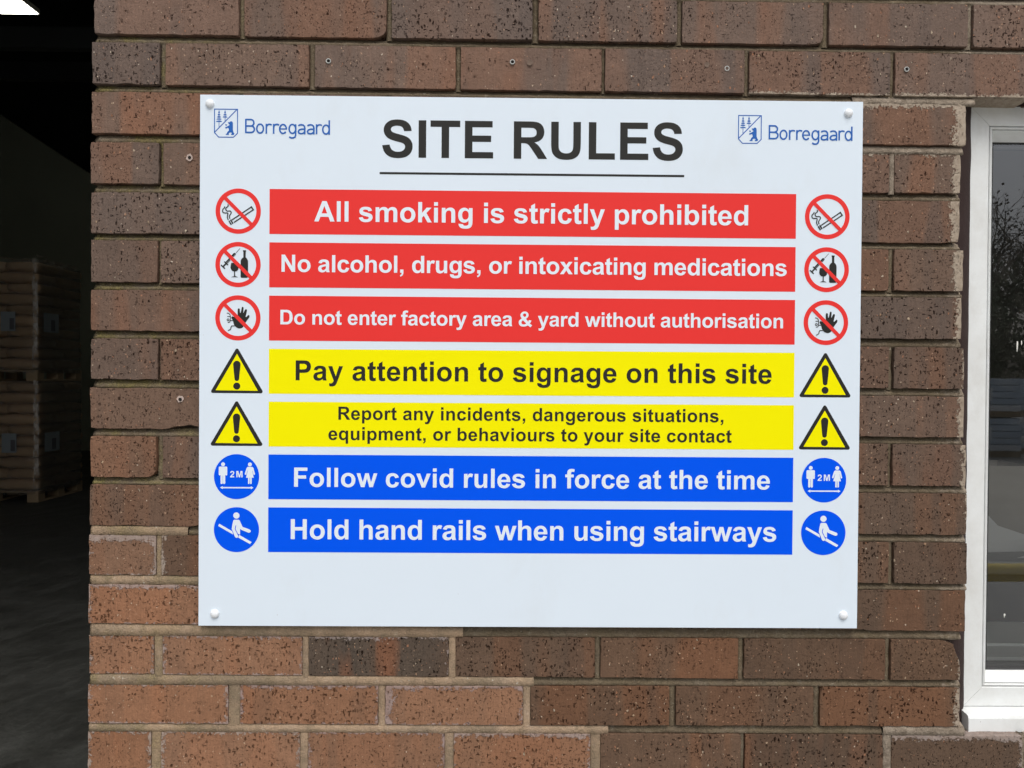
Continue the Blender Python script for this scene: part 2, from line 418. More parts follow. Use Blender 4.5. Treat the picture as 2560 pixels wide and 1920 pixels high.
n_bricks = 0
SPANS = {}
KHI = 28
for k in range(KLO, KHI):
    (zlt, zlb, zrt, zrb), x0, js, xend = course(k)
    edges = []
    cur = x0
    for a, b in js:
        edges.append((cur, a)); cur = b
    edges.append((cur, xend if xend is not None else min(cur + 214, XE)))
    if xend is None:
        c2 = edges[-1][1]
        while c2 < XE - 60:
            edges.append((c2 + 9, min(c2 + 223, XE))); c2 = edges[-1][1]
    SPANS[k] = edges
    for i, (a, b) in enumerate(edges):
        rnd = random.Random(k * 97 + i * 13 + 5)
        A, B = a / 1000, b / 1000
        zz = [ZS + v / 1000 for v in (lerp_z(zlt, zrt, a), lerp_z(zlb, zrb, a), lerp_z(zlt, zrt, b), lerp_z(zlb, zrb, b))]
        A += jit(rnd, 0.0012) if i == 0 else 0
        vis = 0 <= k < 16
        me, cx, cz = brick_mesh(A, B, zz[0], zz[1], zz[2], zz[3], rnd, seg=0.011 if vis else 0.05,
                                rough=0.0011 if i == 0 or xend and i == len(edges) - 1 else 0.0008,
                                chips=CHIPS.get((k, i), ()), simple=not vis)
        o = bpy.data.objects.new('brick', me)
        COL.objects.link(o)
        o.parent = wall
        o.location = Vector((cx, jit(rnd, 0.0012), cz)) - WOFF
        o.rotation_euler = (jit(rnd, 0.008), 0, jit(rnd, 0.005))
        if (k, i) in RED_SET or (k > 15 and i < 4 and rnd.random() < 0.8):
            base = {(9, 0): (0.180, 0.099, 0.064), (11, 0): (0.225, 0.115, 0.068)}.get((k, i), REDB)
        else:
            u = min(1, max(0, (k - 1) / 12))
            base = [GREY[c] * (1 - u) + (WARM[c] if k > 9 else BROWN[c]) * u for c in range(3)]
            if i >= 5 and 2 <= k: base = [base[0] * 0.93, base[1] * 0.94, base[2] * 0.94]
        if (k, i) == (13, 2): base = (0.095, 0.067, 0.050)
        v = rnd.uniform(0.92, 1.09)
        w = rnd.uniform(-0.05, 0.05)
        o.color = (base[0] * v * (1 + w) * 0.95, base[1] * v, base[2] * v * (1 - w), 1)
        sp = dict(SMEAR.get((k, i), {}))
        if (k, i) in RED_SET and k > 10:
            for nm, hi in (('smear_t', 0.55), ('smear_b', 0.35), ('smear_l', 0.30), ('smear_r', 0.30)): sp.setdefault(nm, rnd.uniform(0.05, hi))
            sp.setdefault('bloom', 0.45)
        o['half_w'] = (B - A) / 2; o['half_h'] = (zz[0] - zz[1]) / 2
        for nm in ('smear_r', 'smear_l', 'smear_t', 'smear_b', 'bloom'):
            o[nm] = float(sp.get(nm, 0.0))
        o['band'] = 0.25 if (k, i) in RED_SET else rnd.choice([0.5, 0.8, 1.0, 0.7])
        o['density'] = rnd.uniform(0.08, 0.27)
        o['pit'] = 0.68 if (k, i) in RED_SET else rnd.uniform(0.78, 0.93)
        o['stripe'] = 1.0 if (k, i) == (13, 2) else (0.35 if rnd.random() < 0.12 else 0.0)
        n_bricks += 1
print('bricks', n_bricks)

# the joints
def in_tan_bed(k, x):
    """tan repointed bed joint below course k"""
    if k == 10: return x < -27 + 6
    if k == 11: return x < 470
    if k == 12: return x < 398
    if k == 13: return x < 506
    if k == 14: return x < 622 or x > 1046
    if k > 14: return x < 640 + 20 * (k % 3)
    if k == 1: return x > 985
    if k == 2: return x > 800
    return False
TAN_PERP = {(11, 0), (11, 1), (13, 0), (13, 1), (13, 2), (14, 0), (14, 1), (14, 2), (15, 0), (15, 1), (15, 2), (15, 3), (15, 5), (12, 0), (12, 1), (3, 5)}

VM, FM, VT, FT = [], [], [], []
def strip(V, F, rows):
    b = len(V); m = len(rows[0])
    for r in rows: V.extend(r)
    for i in range(len(rows) - 1):
        for j in range(m - 1):
            F.append((b + i * m + j, b + (i + 1) * m + j, b + (i + 1) * m + j + 1, b + i * m + j + 1))
def bed(k):
    za, zb = course(k)[0], course(k + 1)[0]
    x0 = min(course(k)[1], course(k + 1)[1])
    ends = [e for e in (SPANS[k][-1][1], SPANS[k + 1][-1][1])]
    x1 = min(ends) if (course(k)[3] or course(k + 1)[3]) else max(ends)
    if k == 1: x1 = 1176
    if k == 14: x1 = 1172
    if 2 <= k <= 13: x1 = (ends[0] + ends[1]) / 2 + 2 * math.sin(k * 3)
    fine = -1 <= k <= 15
    step = 3.5 if fine else 60.0
    runs = []
    x = x0; 
    while x < x1 + step:
        xx = min(x, x1)
        tn = in_tan_bed(k, xx)
        if not runs or runs[-1][0] != tn:
            if runs: runs[-1][1].append(xx)
            runs.append([tn, []])
        runs[-1][1].append(xx)
        if xx >= x1: break
        x += step
    for tn, xs in runs:
        if len(xs) < 2: continue
        rows = []
        for q, xx in enumerate(xs):
            zt = lerp_z(za[1], za[3], xx); zbm = lerp_z(zb[0], zb[2], xx)
            n1 = noise.noise(Vector((xx * 0.02, k * 7.3, 0.5))); n2 = noise.noise(Vector((xx * 0.09, k * 3.1, 4)))
            n3 = noise.noise(Vector((xx * 0.25, k * 1.7, 9)))
            if tn and k >= 10:
                n3 += 0.8 * noise.noise(Vector((xx * 0.6, k * 2.9, 3)))
                ov = 1.1 + 0.9 * n2 + 1.5 * n3
                zt += 0.9 * n2 + 0.7 * n3
                ys = [0.012, 0.0030 + 0.0010 * n1, 0.0008 + 0.0010 * n2, -0.0002 + 0.0006 * n3, 0.004]
                zs = [zt + 3, zt + 0.2, zt - 2.2, zbm - ov + 0.8, zbm - ov - 0.6]
                ys.insert(3, 0.0002 + 0.0010 * n1); zs.insert(3, (zt + zbm) / 2)
            elif tn:
                ov = 1.8 + 1.8 * n2 + 1.3 * n3
                ys = [0.012, 0.006, 0.0035 + 0.001 * n1, 0.0018 + 0.001 * n2, -0.0004 + 0.0005 * n3, 0.004]
                zs = [zt + 3, zt + 0.1, zt - 3, (zt + zbm) / 2 - 1, zbm - ov, zbm - ov - 1]
            else:
                ys = [0.016, 0.0092 + 0.0015 * n1, 0.0080 + 0.0015 * n2, 0.0046 + 0.0018 * n2 + 0.001 * n3, 0.0028 + 0.0012 * n1 + 0.001 * n3, 0.008]
                zs = [zt + 3, zt + 0.1, zt - 3.2 + n2, (zt + zbm) / 2 - 0.8 + n3, zbm + 0.9 + 0.9 * n3, zbm - 3]
            X = xx
            if q == 0 and xx == x0: X = x0 + (14 if not tn else 4) + 2 * n2
            rows.append([(X / 1000, y, ZS + z / 1000) for y, z in zip(ys, zs)])
        # return round the open corner
        if xs[0] == x0:
            rows.insert(0, [(v[0] + 0.001, v[1] + 0.09, v[2]) for v in rows[0]])
        V, F = (VT, FT) if tn else (VM, FM)
        strip(V, F, rows)
for k in range(KLO, KHI - 1): bed(k)
for k in range(KLO, KHI):
    z4 = course(k)[0]
    sp = SPANS[k]
    for i in range(len(sp) - 1):
        a, b = sp[i][1], sp[i + 1][0]
        xm = (a + b) / 2
        zt, zb_ = lerp_z(z4[0], z4[2], xm), lerp_z(z4[1], z4[3], xm)
        tn = (k, i) in TAN_PERP or (k > 15 and i < 3)
        nst = 12 if 0 <= k < 16 else 2
        rows = []
        for q in range(nst + 1):
            z = zt + 2 + (zb_ - zt - 4) * q / nst
            n1 = noise.noise(Vector((i * 9.1, k * 5.3, z * 0.05))); n2 = noise.noise(Vector((i * 3.3 + 40, k * 2.3, z * 0.16)))
            if tn:
                ov = 0.9 * n2
                xs = [a - 0.8 + ov, a + 0.6, xm, b - 0.6, b + 0.8 + 0.9 * n1]
                ys = [0.0035, 0.0004 + 0.0007 * n1, 0.0003 + 0.001 * n2, 0.0004 + 0.0006 * n1, 0.0035]
            else:
                xs = [a - 3, a + 0.2, xm + n1, b - 0.2, b + 3]
                d = 0.0050 + 0.0018 * n1 + 0.0012 * n2
                ys = [0.012, d + 0.001, d - 0.0008, d + 0.001, 0.012]
            rows.append([(x / 1000, y, ZS + z / 1000) for x, y in zip(xs, ys)])
        V, F = (VT, FT) if tn else (VM, FM)
        strip(V, F, [r[::-1] for r in rows])
# brickwork that runs on past the right edge of the picture, joined
bk = MB(); mo = MB()
for k in range(KLO, KHI):
    z4 = course(k)[0]
    zt_, zb2 = ZS + lerp_z(z4[0], z4[2], 1500) / 1000, ZS + lerp_z(z4[1], z4[3], 1500) / 1000
    x = (XE / 1000 + 0.009) if (k < 2 or k > 14) else (2.372 if k % 2 else 2.372)
    first = True
    while x < 2.78:
        L = 0.104 if (first and k % 2) else 0.214
        bk.box(x, min(x + L, 2.79), 0.0, 0.1, zb2, zt_)
        x += L + 0.009; first = False
mo.box(XE / 1000, 2.79, 0.006, 0.0195, ZS + 0.012, ZS + 0.28).box(XE / 1000, 2.79, 0.006, 0.0195, 0.0, ZS - 0.975).box(2.372, 2.785, 0.0062, 0.0195, ZS - 0.974, ZS + 0.011)
o = bk.build('brickwork', M_BRICK, wall, tuple(-WOFF)); o['kind'] = 'stuff'; o.color = (0.13, 0.08, 0.055, 1)
o['pit'] = 0.9; o['density'] = 0.22; o['band'] = 0.7
mo.build('mortar', M_MORT, wall, tuple(-WOFF))
def woff(V): return [(x - WOFF.x, y - WOFF.y, z - WOFF.z) for x, y, z in V]
link_mesh('mortar', woff(VM), FM, M_MORT, wall, smooth=True)
o = link_mesh('mortar', woff(VT), FT, M_TAN, wall, smooth=True)
o['label'] = 'tan repointed mortar, flush and smeared, at the bottom left and by the window'
# inner leaf: closes the wall behind the bricks
M_BLOCK = plain('block_inner_leaf', (0.16, 0.13, 0.10), 0.9, 0.15, 12, 0.5)
zw0, zw1 = ZS - 0.955, ZS + 0.008      # window opening heights
mb = MB()
xl, xr = -0.150, 1.1945
mb.box(xl, xr, 0.02, 0.30, 0.0, zw0 - 0.012)
mb.box(xl, 1.150, 0.02, 0.30, zw0 - 0.012, zw1 + 0.012)
mb.box(1.1502, 1.1940, 0.0600, 0.30, zw0 - 0.012, zw1 + 0.012)
mb.box(xl, 2.79, 0.02, 0.30, zw1 + 0.012, ZS + 0.29)
mb.box(xr, 2.79, 0.02, 0.30, 0.0, zw0 - 0.012)
MB_v = [(x - WOFF.x, y - WOFF.y, z - WOFF.z) for x, y, z in mb.v]
link_mesh('inner_leaf', MB_v, mb.f, M_BLOCK, wall)
# drilled holes, some with filler
M_FILL = plain('hole_filler', (0.17, 0.12, 0.09), 0.9, 0.2, 300, 0.4)
M_HOLE = plain('drilled_dark', (0.012, 0.010, 0.009), 0.95, 0.1, 50)
def disc(name, x, z, r, mat, parent=None, y=-0.0016, n=14, wob=0.0, seed=0):
    rn = random.Random(seed)
    vs = [(r * math.cos(2 * math.pi * i / n) * (1 + rn.uniform(-wob, wob)), 0.0, r * math.sin(2 * math.pi * i / n) * (1 + rn.uniform(-wob, wob))) for i in range(n)]
    vs += [(v[0] * 0.3, 0.0004, v[2] * 0.3) for v in vs]
    fs = [(i, (i + 1) % n, n + (i + 1) % n, n + i) for i in range(n)] + [tuple(range(n, 2 * n))]
    return link_mesh(name, vs, fs, mat, parent, (x, y, z))
for i, (x, z) in enumerate([(495.2, 56.3), (764.2, 55.7)]):
    o = disc('filled_hole', x / 1000 - WOFF.x, ZS + z / 1000 - WOFF.z, 0.0042, M_FILL, wall, -0.0019 - WOFF.y, wob=0.2, seed=i)
# wall plugs
M_PLUG = plain('grey_plastic_plug', (0.46, 0.47, 0.45), 0.5, 0.1, 200)
M_PLUGW = plain('pale_broken_edge', (0.50, 0.40, 0.35), 0.8, 0.2, 300)
PL = [(190.3, 55.1, 'open grey wall plug in the brick above the left crest of the sign'),
      (468.5, 56.9, 'grey wall plug beside a filled hole above the first letters of the title'),
      (794.7, 50.6, 'grey wall plug to the right of a filled hole, above the end of the title'),
      (1069.3, 52.5, 'rightmost grey wall plug, above the brick with mortar smears')]
for x, z, lb in PL:
    p = empty('wall_plug', (x / 1000, -0.0012, ZS + z / 1000), lb, 'wall plug', 'plastic plugs in the brick course above the sign')
    n = 16; ro, ri = 0.0040, 0.0027
    vs = []
    for i in range(n):
        a = 2 * math.pi * i / n
        c, s_ = math.cos(a), math.sin(a)
        vs += [(ro * c, 0.0005, ro * s_), (ro * 0.92 * c, -0.0009, ro * 0.92 * s_), (ri * c, -0.0007, ri * s_), (ri * 0.9 * c, 0.001, ri * 0.9 * s_)]
    fs = []
    for i in range(n):
        j = (i + 1) % n
        for q in range(3): fs.append((4 * i + q, 4 * j + q, 4 * j + q + 1, 4 * i + q + 1))
    link_mesh('collar', vs, fs, M_PLUG, p, smooth=True)
    disc('bore', 0, 0, ri * 0.97, M_HOLE, p, 0.0002)
for i, (x, z, lb) in enumerate([(-18.4, -92.3, 'pale rimmed drill hole in the brick left of the red no smoking symbol'), (-31.4, -458.0, 'pinkish rimmed drill hole in the brick left of the warning triangles')]):
    p = empty('drill_hole', (x / 1000, -0.0018, ZS + z / 1000), lb, 'drill hole')
    disc('chipped_rim', 0, 0, 0.0052, M_PLUGW, p, 0.0002, wob=0.22, seed=i + 4)
    disc('bore', 0.0004, -0.0003, 0.0026, M_HOLE, p, -0.0004, wob=0.15, seed=i + 9)

# ------------------------------------------------------------------ sign
def print_mat(name, col, rough=0.34, mott=0.02, spec=0.22):
    t = NT(name)
    tc = t.n('TexCoord'); v = tc.outputs['Object']
    a = t.math('MULTIPLY_ADD', t.noise(v, 5, 4), mott * 2, 1 - mott)
    c = t.mix(1.0, (*col, 1), t.n('CombineXYZ', {0: a, 1: a, 2: a}).outputs[0], 'MULTIPLY')
    if name == 'sign_white':
        g = t.ramp(t.noise(t.mapped(v, (1, 1, 0.5)), 7, 6, 0.7), [(0.54, 0.0), (0.78, 0.16)])
        c = t.mix(g, c, (0.55, 0.55, 0.52, 1))
        sp = t.n('TexVoronoi', {'Vector': v, 'Scale': 26.0})
        d = t.math('LESS_THAN', sp.outputs['Distance'], 0.022)
        d = t.math('MULTIPLY', d, t.math('LESS_THAN', t.n('SeparateColor', {0: sp.outputs['Color']}).outputs[0], 0.22))
        c = t.mix(t.math('MULTIPLY', d, 0.35), c, (0.35, 0.33, 0.3, 1))
    r = t.math('MULTIPLY_ADD', t.noise(v, 30, 4), 0.12, rough - 0.06)
    return t.bsdf(c, r, bump=t.noise(v, 3.0, 2), bstr=0.10, bdist=0.01, Specular_IOR_Level=spec)
M_WHITE = print_mat('sign_white', (0.72, 0.815, 0.905))
M_INKW = print_mat('ink_white', (0.76, 0.84, 0.92))
M_RED = print_mat('ink_red', (0.80, 0.040, 0.036), 0.34, 0.02, 0.15)
M_YEL = print_mat('ink_yellow', (0.92, 0.86, 0.0), 0.34, 0.02, 0.08)
M_BLUE = print_mat('ink_blue', (0.0, 0.095, 0.88), 0.34, 0.02, 0.08)
M_BLK = print_mat('ink_black', (0.022, 0.022, 0.020))
M_LOGO = print_mat('ink_crest_blue', (0.020, 0.125, 0.46))
M_CAP = plain('cap_plastic', (0.82, 0.86, 0.89), 0.35, 0.02, 60)

SIGN_LABEL = 'white rectangular site rules board with red, yellow and blue bars on the brick wall'
sign = empty('site_rules_sign', (0, -0.005, ZS), SIGN_LABEL, 'sign')
YS = -0.0030      # board's front face, local
bd = MB().box(0, 1.0, YS, 0.0, -0.8, 0).build('board', M_WHITE, sign, bevel=0.0003)

def polys(name, groups, mat, parent, layer, ox=0.0, oz=0.0, s=0.001):
    """groups: [[outer, hole, ...], ...] in mm, printed flat on the board"""
    V, F, done = [], [], []
    for g in groups:
        cs = [[Vector((x, z, 0)) for x, z in c] for c in g]
        tris = tessellate_polygon(cs)
        flat = [p for c in cs for p in c]
        b = len(V)
        V += [(ox + p.x * s, -0.000004 * len(done), oz + p.y * s) for p in flat]
        done.append(1)
        for a in tris:
            p0, p1, p2 = (flat[i] for i in a)
            ar = (p1.x - p0.x) * (p2.y - p0.y) - (p2.x - p0.x) * (p1.y - p0.y)
            if abs(ar) < 1e-12: continue
            F.append(tuple(b + i for i in (a if ar > 0 else a[::-1])))
    return link_mesh(name, V, F, mat, parent, (0, YS - 0.00012 * layer - 0.0001, 0))

def circ(cx, cz, r, n=48, a0=0.0, a1=2 * math.pi):
    return [(cx + r * math.cos(a0 + (a1 - a0) * i / n), cz + r * math.sin(a0 + (a1 - a0) * i / n)) for i in range(n)]
def rect(x0, z0, x1, z1): return [(x0, z0), (x1, z0), (x1, z1), (x0, z1)]
def ribbon(pts, w, smooth=True, taper=False):
    """stroke a centre line into a closed outline"""
    P = [Vector((p[0], p[1])) for p in pts]
    if smooth and len(P) > 2:
        Q = []
        for i in range(len(P) - 1):
            p0 = P[max(i - 1, 0)]; p1 = P[i]; p2 = P[i + 1]; p3 = P[min(i + 2, len(P) - 1)]
            for j in range(6):
                u = j / 6
                Q.append(0.5 * ((2 * p1) + (p2 - p0) * u + (2 * p0 - 5 * p1 + 4 * p2 - p3) * u * u + (3 * p1 - p0 - 3 * p2 + p3) * u ** 3))
        Q.append(P[-1]); P = Q
    Lf, Rt = [], []
    for i, p in enumerate(P):
        a = P[i] - P[i - 1] if i > 0 else P[1] - P[0]
        b = P[i + 1] - P[i] if i < len(P) - 1 else a
        a = a.normalized(); b = b.normalized()
        t_ = (a + b).normalized()
        nrm = Vector((-t_.y, t_.x))
        k_ = 1 / max(0.5, nrm.dot(Vector((-a.y, a.x))))
        Lf.append(tuple(p + nrm * w / 2 * k_)); Rt.append(tuple(p - nrm * w / 2 * k_))
    return Lf + Rt[::-1]
def capsule(a, b, ra, rb=None):
    rb = ra if rb is None else rb
    an = math.atan2(b[1] - a[1], b[0] - a[0])
    return [(a[0] + ra * math.cos(an + math.pi / 2 + math.pi * i / 10), a[1] + ra * math.sin(an + math.pi / 2 + math.pi * i / 10)) for i in range(11)] + \
           [(b[0] + rb * math.cos(an - math.pi / 2 + math.pi * i / 10), b[1] + rb * math.sin(an - math.pi / 2 + math.pi * i / 10)) for i in range(11)]

# --- bold grotesque lettering, outlines in 2048 units; '*' marks a curve's control point
G = {
'A': (1479, "1471,0 1149,0 1021,333 435,333 314,0 0,0 571,1466 884,1466 ; 926,580 724,1124 526,580"),
'D': (1479, "148,1466 689,1466 872,1466* 968,1438 1097,1400* 1189,1303 1281,1206* 1329,1065 1377,925* 1377,719 1377,538* 1332,407 1277,247* 1175,148 1098,73* 967,31 869,0* 705,0 148,0 ; 444,1218 444,247 665,247 789,247* 844,261 916,279* 963,322 1011,365* 1041,463 1071,562* 1071,732 1071,902* 1041,993 1011,1084* 957,1135 903,1186* 820,1204 758,1218* 577,1218"),
'E': (1366, "149,0 149,1466 1236,1466 1236,1218 445,1218 445,893 1181,893 1181,646 445,646 445,247 1264,247 1264,0"),
'F': (1251, "151,0 151,1466 1156,1466 1156,1218 447,1218 447,871 1059,871 1059,623 447,623 447,0"),
'H': (1479, "150,0 150,1466 446,1466 446,889 1026,889 1026,1466 1322,1466 1322,0 1026,0 1026,641 446,641 446,0"),
'I': (569, "140,0 140,1466 436,1466 436,0"),
'L': (1251, "157,0 157,1466 453,1466 453,247 1189,247 1189,0"),
'M': (1706, "145,0 145,1466 588,1466 854,466 1117,1466 1561,1466 1561,0 1286,0 1286,1154 995,0 710,0 420,1154 420,0"),
'N': (1479, "152,0 152,1466 440,1466 1040,487 1040,1466 1315,1466 1315,0 1018,0 427,956 427,0"),
'P': (1366, "149,0 149,1466 624,1466 894,1466* 976,1444 1102,1411* 1187,1300 1272,1190* 1272,1015 1272,880* 1223,788 1174,696* 1098,643 1023,591* 945,574 839,553* 638,553 445,553 445,0 ; 445,1218 445,802 607,802 782,802* 841,825 900,848* 933,897 967,946* 967,1011 967,1091* 920,1143 873,1195* 801,1208 748,1218* 588,1218"),
'R': (1479, "150,0 150,1466 773,1466 1008,1466* 1114,1426 1221,1387* 1285,1286 1349,1185* 1349,1055 1349,890* 1252,782 1155,675* 962,647 1058,591* 1120,524 1183,457* 1289,286 1468,0 1114,0 900,319 786,490* 744,534 702,579* 655,595 608,612* 506,612 446,612 446,0 ; 446,846 665,846 878,846* 931,864 984,882* 1014,926 1044,970* 1044,1036 1044,1110* 1004,1155 965,1201* 893,1213 857,1218* 677,1218 446,1218"),
'S': (1366, "74,477 362,505 388,360* 467,292 547,224* 682,224 825,224* 897,284 970,345* 970,426 970,478* 939,514 909,551* 833,578 781,596* 596,642 358,701* 262,787 127,908* 127,1082 127,1194* 190,1291 254,1389* 373,1440 493,1491* 662,1491 938,1491* 1077,1370 1217,1249* 1224,1047 928,1034 909,1147* 846,1196 784,1246* 659,1246 530,1246* 457,1193 410,1159* 410,1102 410,1050* 454,1013 510,966* 726,915 942,864* 1045,809 1149,755* 1207,660 1266,566* 1266,427 1266,301* 1196,191 1126,81* 998,27 870,-26* 679,-26 401,-26* 252,102 103,231* 74,477"),
'T': (1251, "478,0 478,1218 43,1218 43,1466 1208,1466 1208,1218 774,1218 774,0"),
'U': (1479, "147,1466 443,1466 443,672 443,483* 454,427 473,337* 544,282 616,228* 740,228 866,228* 930,279 994,331* 1007,406 1020,481* 1020,655 1020,1466 1316,1466 1316,696 1316,432* 1292,323 1268,214* 1203,139 1139,64* 1031,19 923,-25* 749,-25 539,-25* 430,23 322,72* 259,149 196,227* 176,312 147,438* 147,684"),
'a': (1139, "357,738 102,784 145,938* 250,1012 355,1086* 562,1086 750,1086* 842,1041 934,997* 971,928 1009,860* 1009,677 1006,349 1006,209* 1019,142 1033,76* 1070,0 792,0 781,28* 765,83 758,108* 755,116 683,46* 601,11 519,-24* 426,-24 262,-24* 167,65 73,154* 73,290 73,380* 116,450 159,521* 236,558 314,596* 460,624 657,661* 733,693 733,721 733,802* 693,836 653,871* 542,871 467,871* 425,841 383,812* 357,738 ; 733,510 679,492* 562,467 445,442* 409,418 354,379* 354,319 354,260* 398,217 442,174* 510,174 586,174* 655,224 706,262* 722,317 733,353* 733,454"),
'b': (1251, "134,0 134,1466 415,1466 415,938 545,1086* 723,1086 917,1086* 1044,945 1171,805* 1171,542 1171,270* 1041,123 912,-24* 727,-24 636,-24* 547,21 459,67* 395,156 395,0 ; 413,554 413,389* 465,310 538,198* 659,198 752,198* 817,277 883,357* 883,528 883,710* 817,790 751,871* 648,871 547,871* 480,792 413,714* 413,554"),
'c': (1139, "1073,748 796,698 782,781* 732,823 683,865* 604,865 499,865* 436,792 374,720* 374,550 374,361* 437,283 501,205* 608,205 688,205* 739,250 790,296* 811,407 1087,360 1044,170* 922,73 800,-24* 595,-24 362,-24* 223,123 85,270* 85,530 85,793* 224,939 363,1086* 600,1086 794,1086* 908,1002 1023,919* 1073,748"),
'd': (1251, "1121,0 860,0 860,156 795,65* 706,20 618,-24* 528,-24 345,-24* 214,123 84,271* 84,535 84,805* 211,945 338,1086* 532,1086 710,1086* 840,938 840,1466 1121,1466 ; 371,554 371,384* 418,308 486,198* 608,198 705,198* 773,280 841,363* 841,527 841,710* 775,790 709,871* 606,871 506,871* 438,791 371,712* 371,554"),
'e': (1139, "762,338 1042,291 988,137* 871,56 755,-24* 580,-24 303,-24* 170,157 65,302* 65,523 65,787* 203,936 341,1086* 552,1086 789,1086* 926,929 1063,773* 1057,450 353,450 356,325* 421,255 486,186* 583,186 649,186* 694,222 739,258* 762,338 ; 778,622 775,744* 715,807 655,871* 569,871 477,871* 417,804 357,737* 358,622"),
'f': (682, "24,1062 180,1062 180,1142 180,1276* 208,1342 237,1408* 313,1449 390,1491* 507,1491 627,1491* 742,1455 704,1259 637,1275* 575,1275 514,1275* 487,1246 461,1218* 461,1137 461,1062 671,1062 671,841 461,841 461,0 180,0 180,841 24,841"),
'g': (1251, "121,-70 442,-109 450,-165* 479,-186 519,-216* 605,-216 715,-216* 770,-183 807,-161* 826,-112 839,-77* 839,17 839,172 713,0* 521,0 307,0* 182,181 84,324* 84,537 84,804* 212,945 341,1086* 532,1086 729,1086* 857,913 857,1062 1120,1062 1120,109 1120,-79* 1089,-172 1058,-265* 1002,-318 946,-371* 852,-401 759,-431* 616,-431 346,-431* 233,-338 120,-246* 120,-104 ; 372,553 372,384* 437,305 503,227* 599,227 702,227* 773,307 844,388* 844,546 844,711* 776,791 708,871* 604,871 503,871* 437,792 372,714* 372,553"),
'h': (1251, "423,1466 423,927 559,1086* 748,1086 845,1086* 923,1050 1001,1014* 1040,958 1080,902* 1094,834 1109,766* 1109,623 1109,0 828,0 828,561 828,728* 812,773 796,818* 755,844 715,871* 654,871 584,871* 529,837 474,803* 448,734 423,666* 423,532 423,0 142,0 142,1466"),
'i': (569, "147,1206 147,1466 428,1466 428,1206 | 147,0 147,1062 428,1062 428,0"),
'k': (1139, "137,0 137,1466 418,1466 418,688 747,1062 1093,1062 730,674 1119,0 816,0 549,477 418,340 418,0"),
'l': (569, "147,0 147,1466 428,1466 428,0"),
'm': (1821, "126,1062 385,1062 385,917 524,1086* 716,1086 818,1086* 893,1044 968,1002* 1016,917 1086,1002* 1167,1044 1248,1086* 1340,1086 1457,1086* 1538,1038 1619,991* 1659,899 1688,831* 1688,679 1688,0 1407,0 1407,607 1407,765* 1378,811 1339,871* 1258,871 1199,871* 1147,835 1095,799* 1072,729 1049,660* 1049,510 1049,0 768,0 768,582 768,737* 753,782 738,827* 706,849 675,871* 621,871 556,871* 504,836 452,801* 429,735 407,669* 407,516 407,0 126,0"),
'n': (1251, "1113,0 832,0 832,542 832,714* 814,764 796,815* 755,843 715,871* 658,871 585,871* 527,831 469,791* 447,725 426,659* 426,481 426,0 145,0 145,1062 406,1062 406,906 545,1086* 756,1086 849,1086* 926,1052 1003,1019* 1042,967 1082,915* 1097,849 1113,783* 1113,660"),
'o': (1251, "82,546 82,686* 151,817 220,948* 346,1017 473,1086* 629,1086 870,1086* 1024,929 1178,773* 1178,534 1178,293* 1022,134 867,-24* 631,-24 485,-24* 352,42 220,108* 151,235 82,363* 82,546 ; 370,531 370,373* 445,289 520,205* 630,205 740,205* 814,289 889,373* 889,533 889,689* 814,773 740,857* 630,857 520,857* 445,773 370,689* 370,531"),
'p': (1251, "139,1062 401,1062 401,906 452,986* 539,1036 626,1086* 732,1086 917,1086* 1046,941 1175,796* 1175,537 1175,271* 1045,123 915,-24* 730,-24 642,-24* 570,11 499,46* 420,131 420,-404 139,-404 ; 417,549 417,370* 488,284 559,199* 661,199 759,199* 824,277 889,356* 889,535 889,702* 822,783 755,864* 656,864 553,864* 485,784 417,705* 417,549"),
'r': (797, "416,0 135,0 135,1062 396,1062 396,911 463,1018* 516,1052 570,1086* 638,1086 734,1086* 823,1033 736,788 665,834* 604,834 545,834* 504,801 463,769* 439,684 416,599* 416,328"),
's': (1139, "48,303 330,346 348,264* 403,221 458,179* 557,179 666,179* 721,219 758,247* 758,294 758,326* 738,347 717,367* 644,384 304,459* 213,521 87,607* 87,760 87,898* 196,992 305,1086* 534,1086 752,1086* 858,1015 964,944* 1004,805 739,756 722,818* 674,851 627,884* 539,884 428,884* 380,853 348,831* 348,796 348,766* 376,745 414,717* 638,666 863,615* 952,541 1040,466* 1040,332 1040,186* 918,81 796,-24* 557,-24 340,-24* 213,64 87,152* 48,303"),
't': (682, "634,1062 634,838 442,838 442,410 442,280* 447,258 453,237* 472,223 492,209* 520,209 559,209* 633,236 657,18 559,-24* 435,-24 359,-24* 298,1 237,27* 208,67 180,108* 169,177 160,226* 160,375 160,838 31,838 31,1062 160,1062 160,1273 442,1437 442,1062"),
'u': (1251, "846,0 846,159 788,74* 693,25 599,-24* 494,-24 387,-24* 302,23 217,70* 179,155 141,240* 141,390 141,1062 422,1062 422,574 422,350* 437,299 453,249* 494,219 535,190* 598,190 670,190* 727,229 784,269* 805,327 826,386* 826,614 826,1062 1107,1062 1107,0"),
'v': (1139, "439,0 11,1062 306,1062 506,520 564,339 623,520 825,1062 1114,1062 692,0"),
'w': (1593, "353,0 17,1062 290,1062 489,366 672,1062 943,1062 1120,366 1323,1062 1600,1062 1259,0 989,0 806,683 626,0"),
'x': (1139, "12,0 395,547 28,1062 371,1062 559,770 757,1062 1087,1062 727,559 1120,0 775,0 559,329 341,0"),
'y': (1139, "14,1062 313,1062 567,308 815,1062 1106,1062 731,40 664,-145 627,-238* 593,-287 560,-336* 516,-366 473,-397* 409,-414 346,-431* 266,-431 185,-431* 107,-414 82,-194 148,-207* 201,-207 299,-207* 346,-149 393,-92* 418,-3"),
',': (569, "137,281 418,281 418,80 418,-42* 397,-112 376,-183* 317,-239 259,-295* 169,-327 114,-211 199,-183* 235,-134 271,-85* 273,0 137,0"),
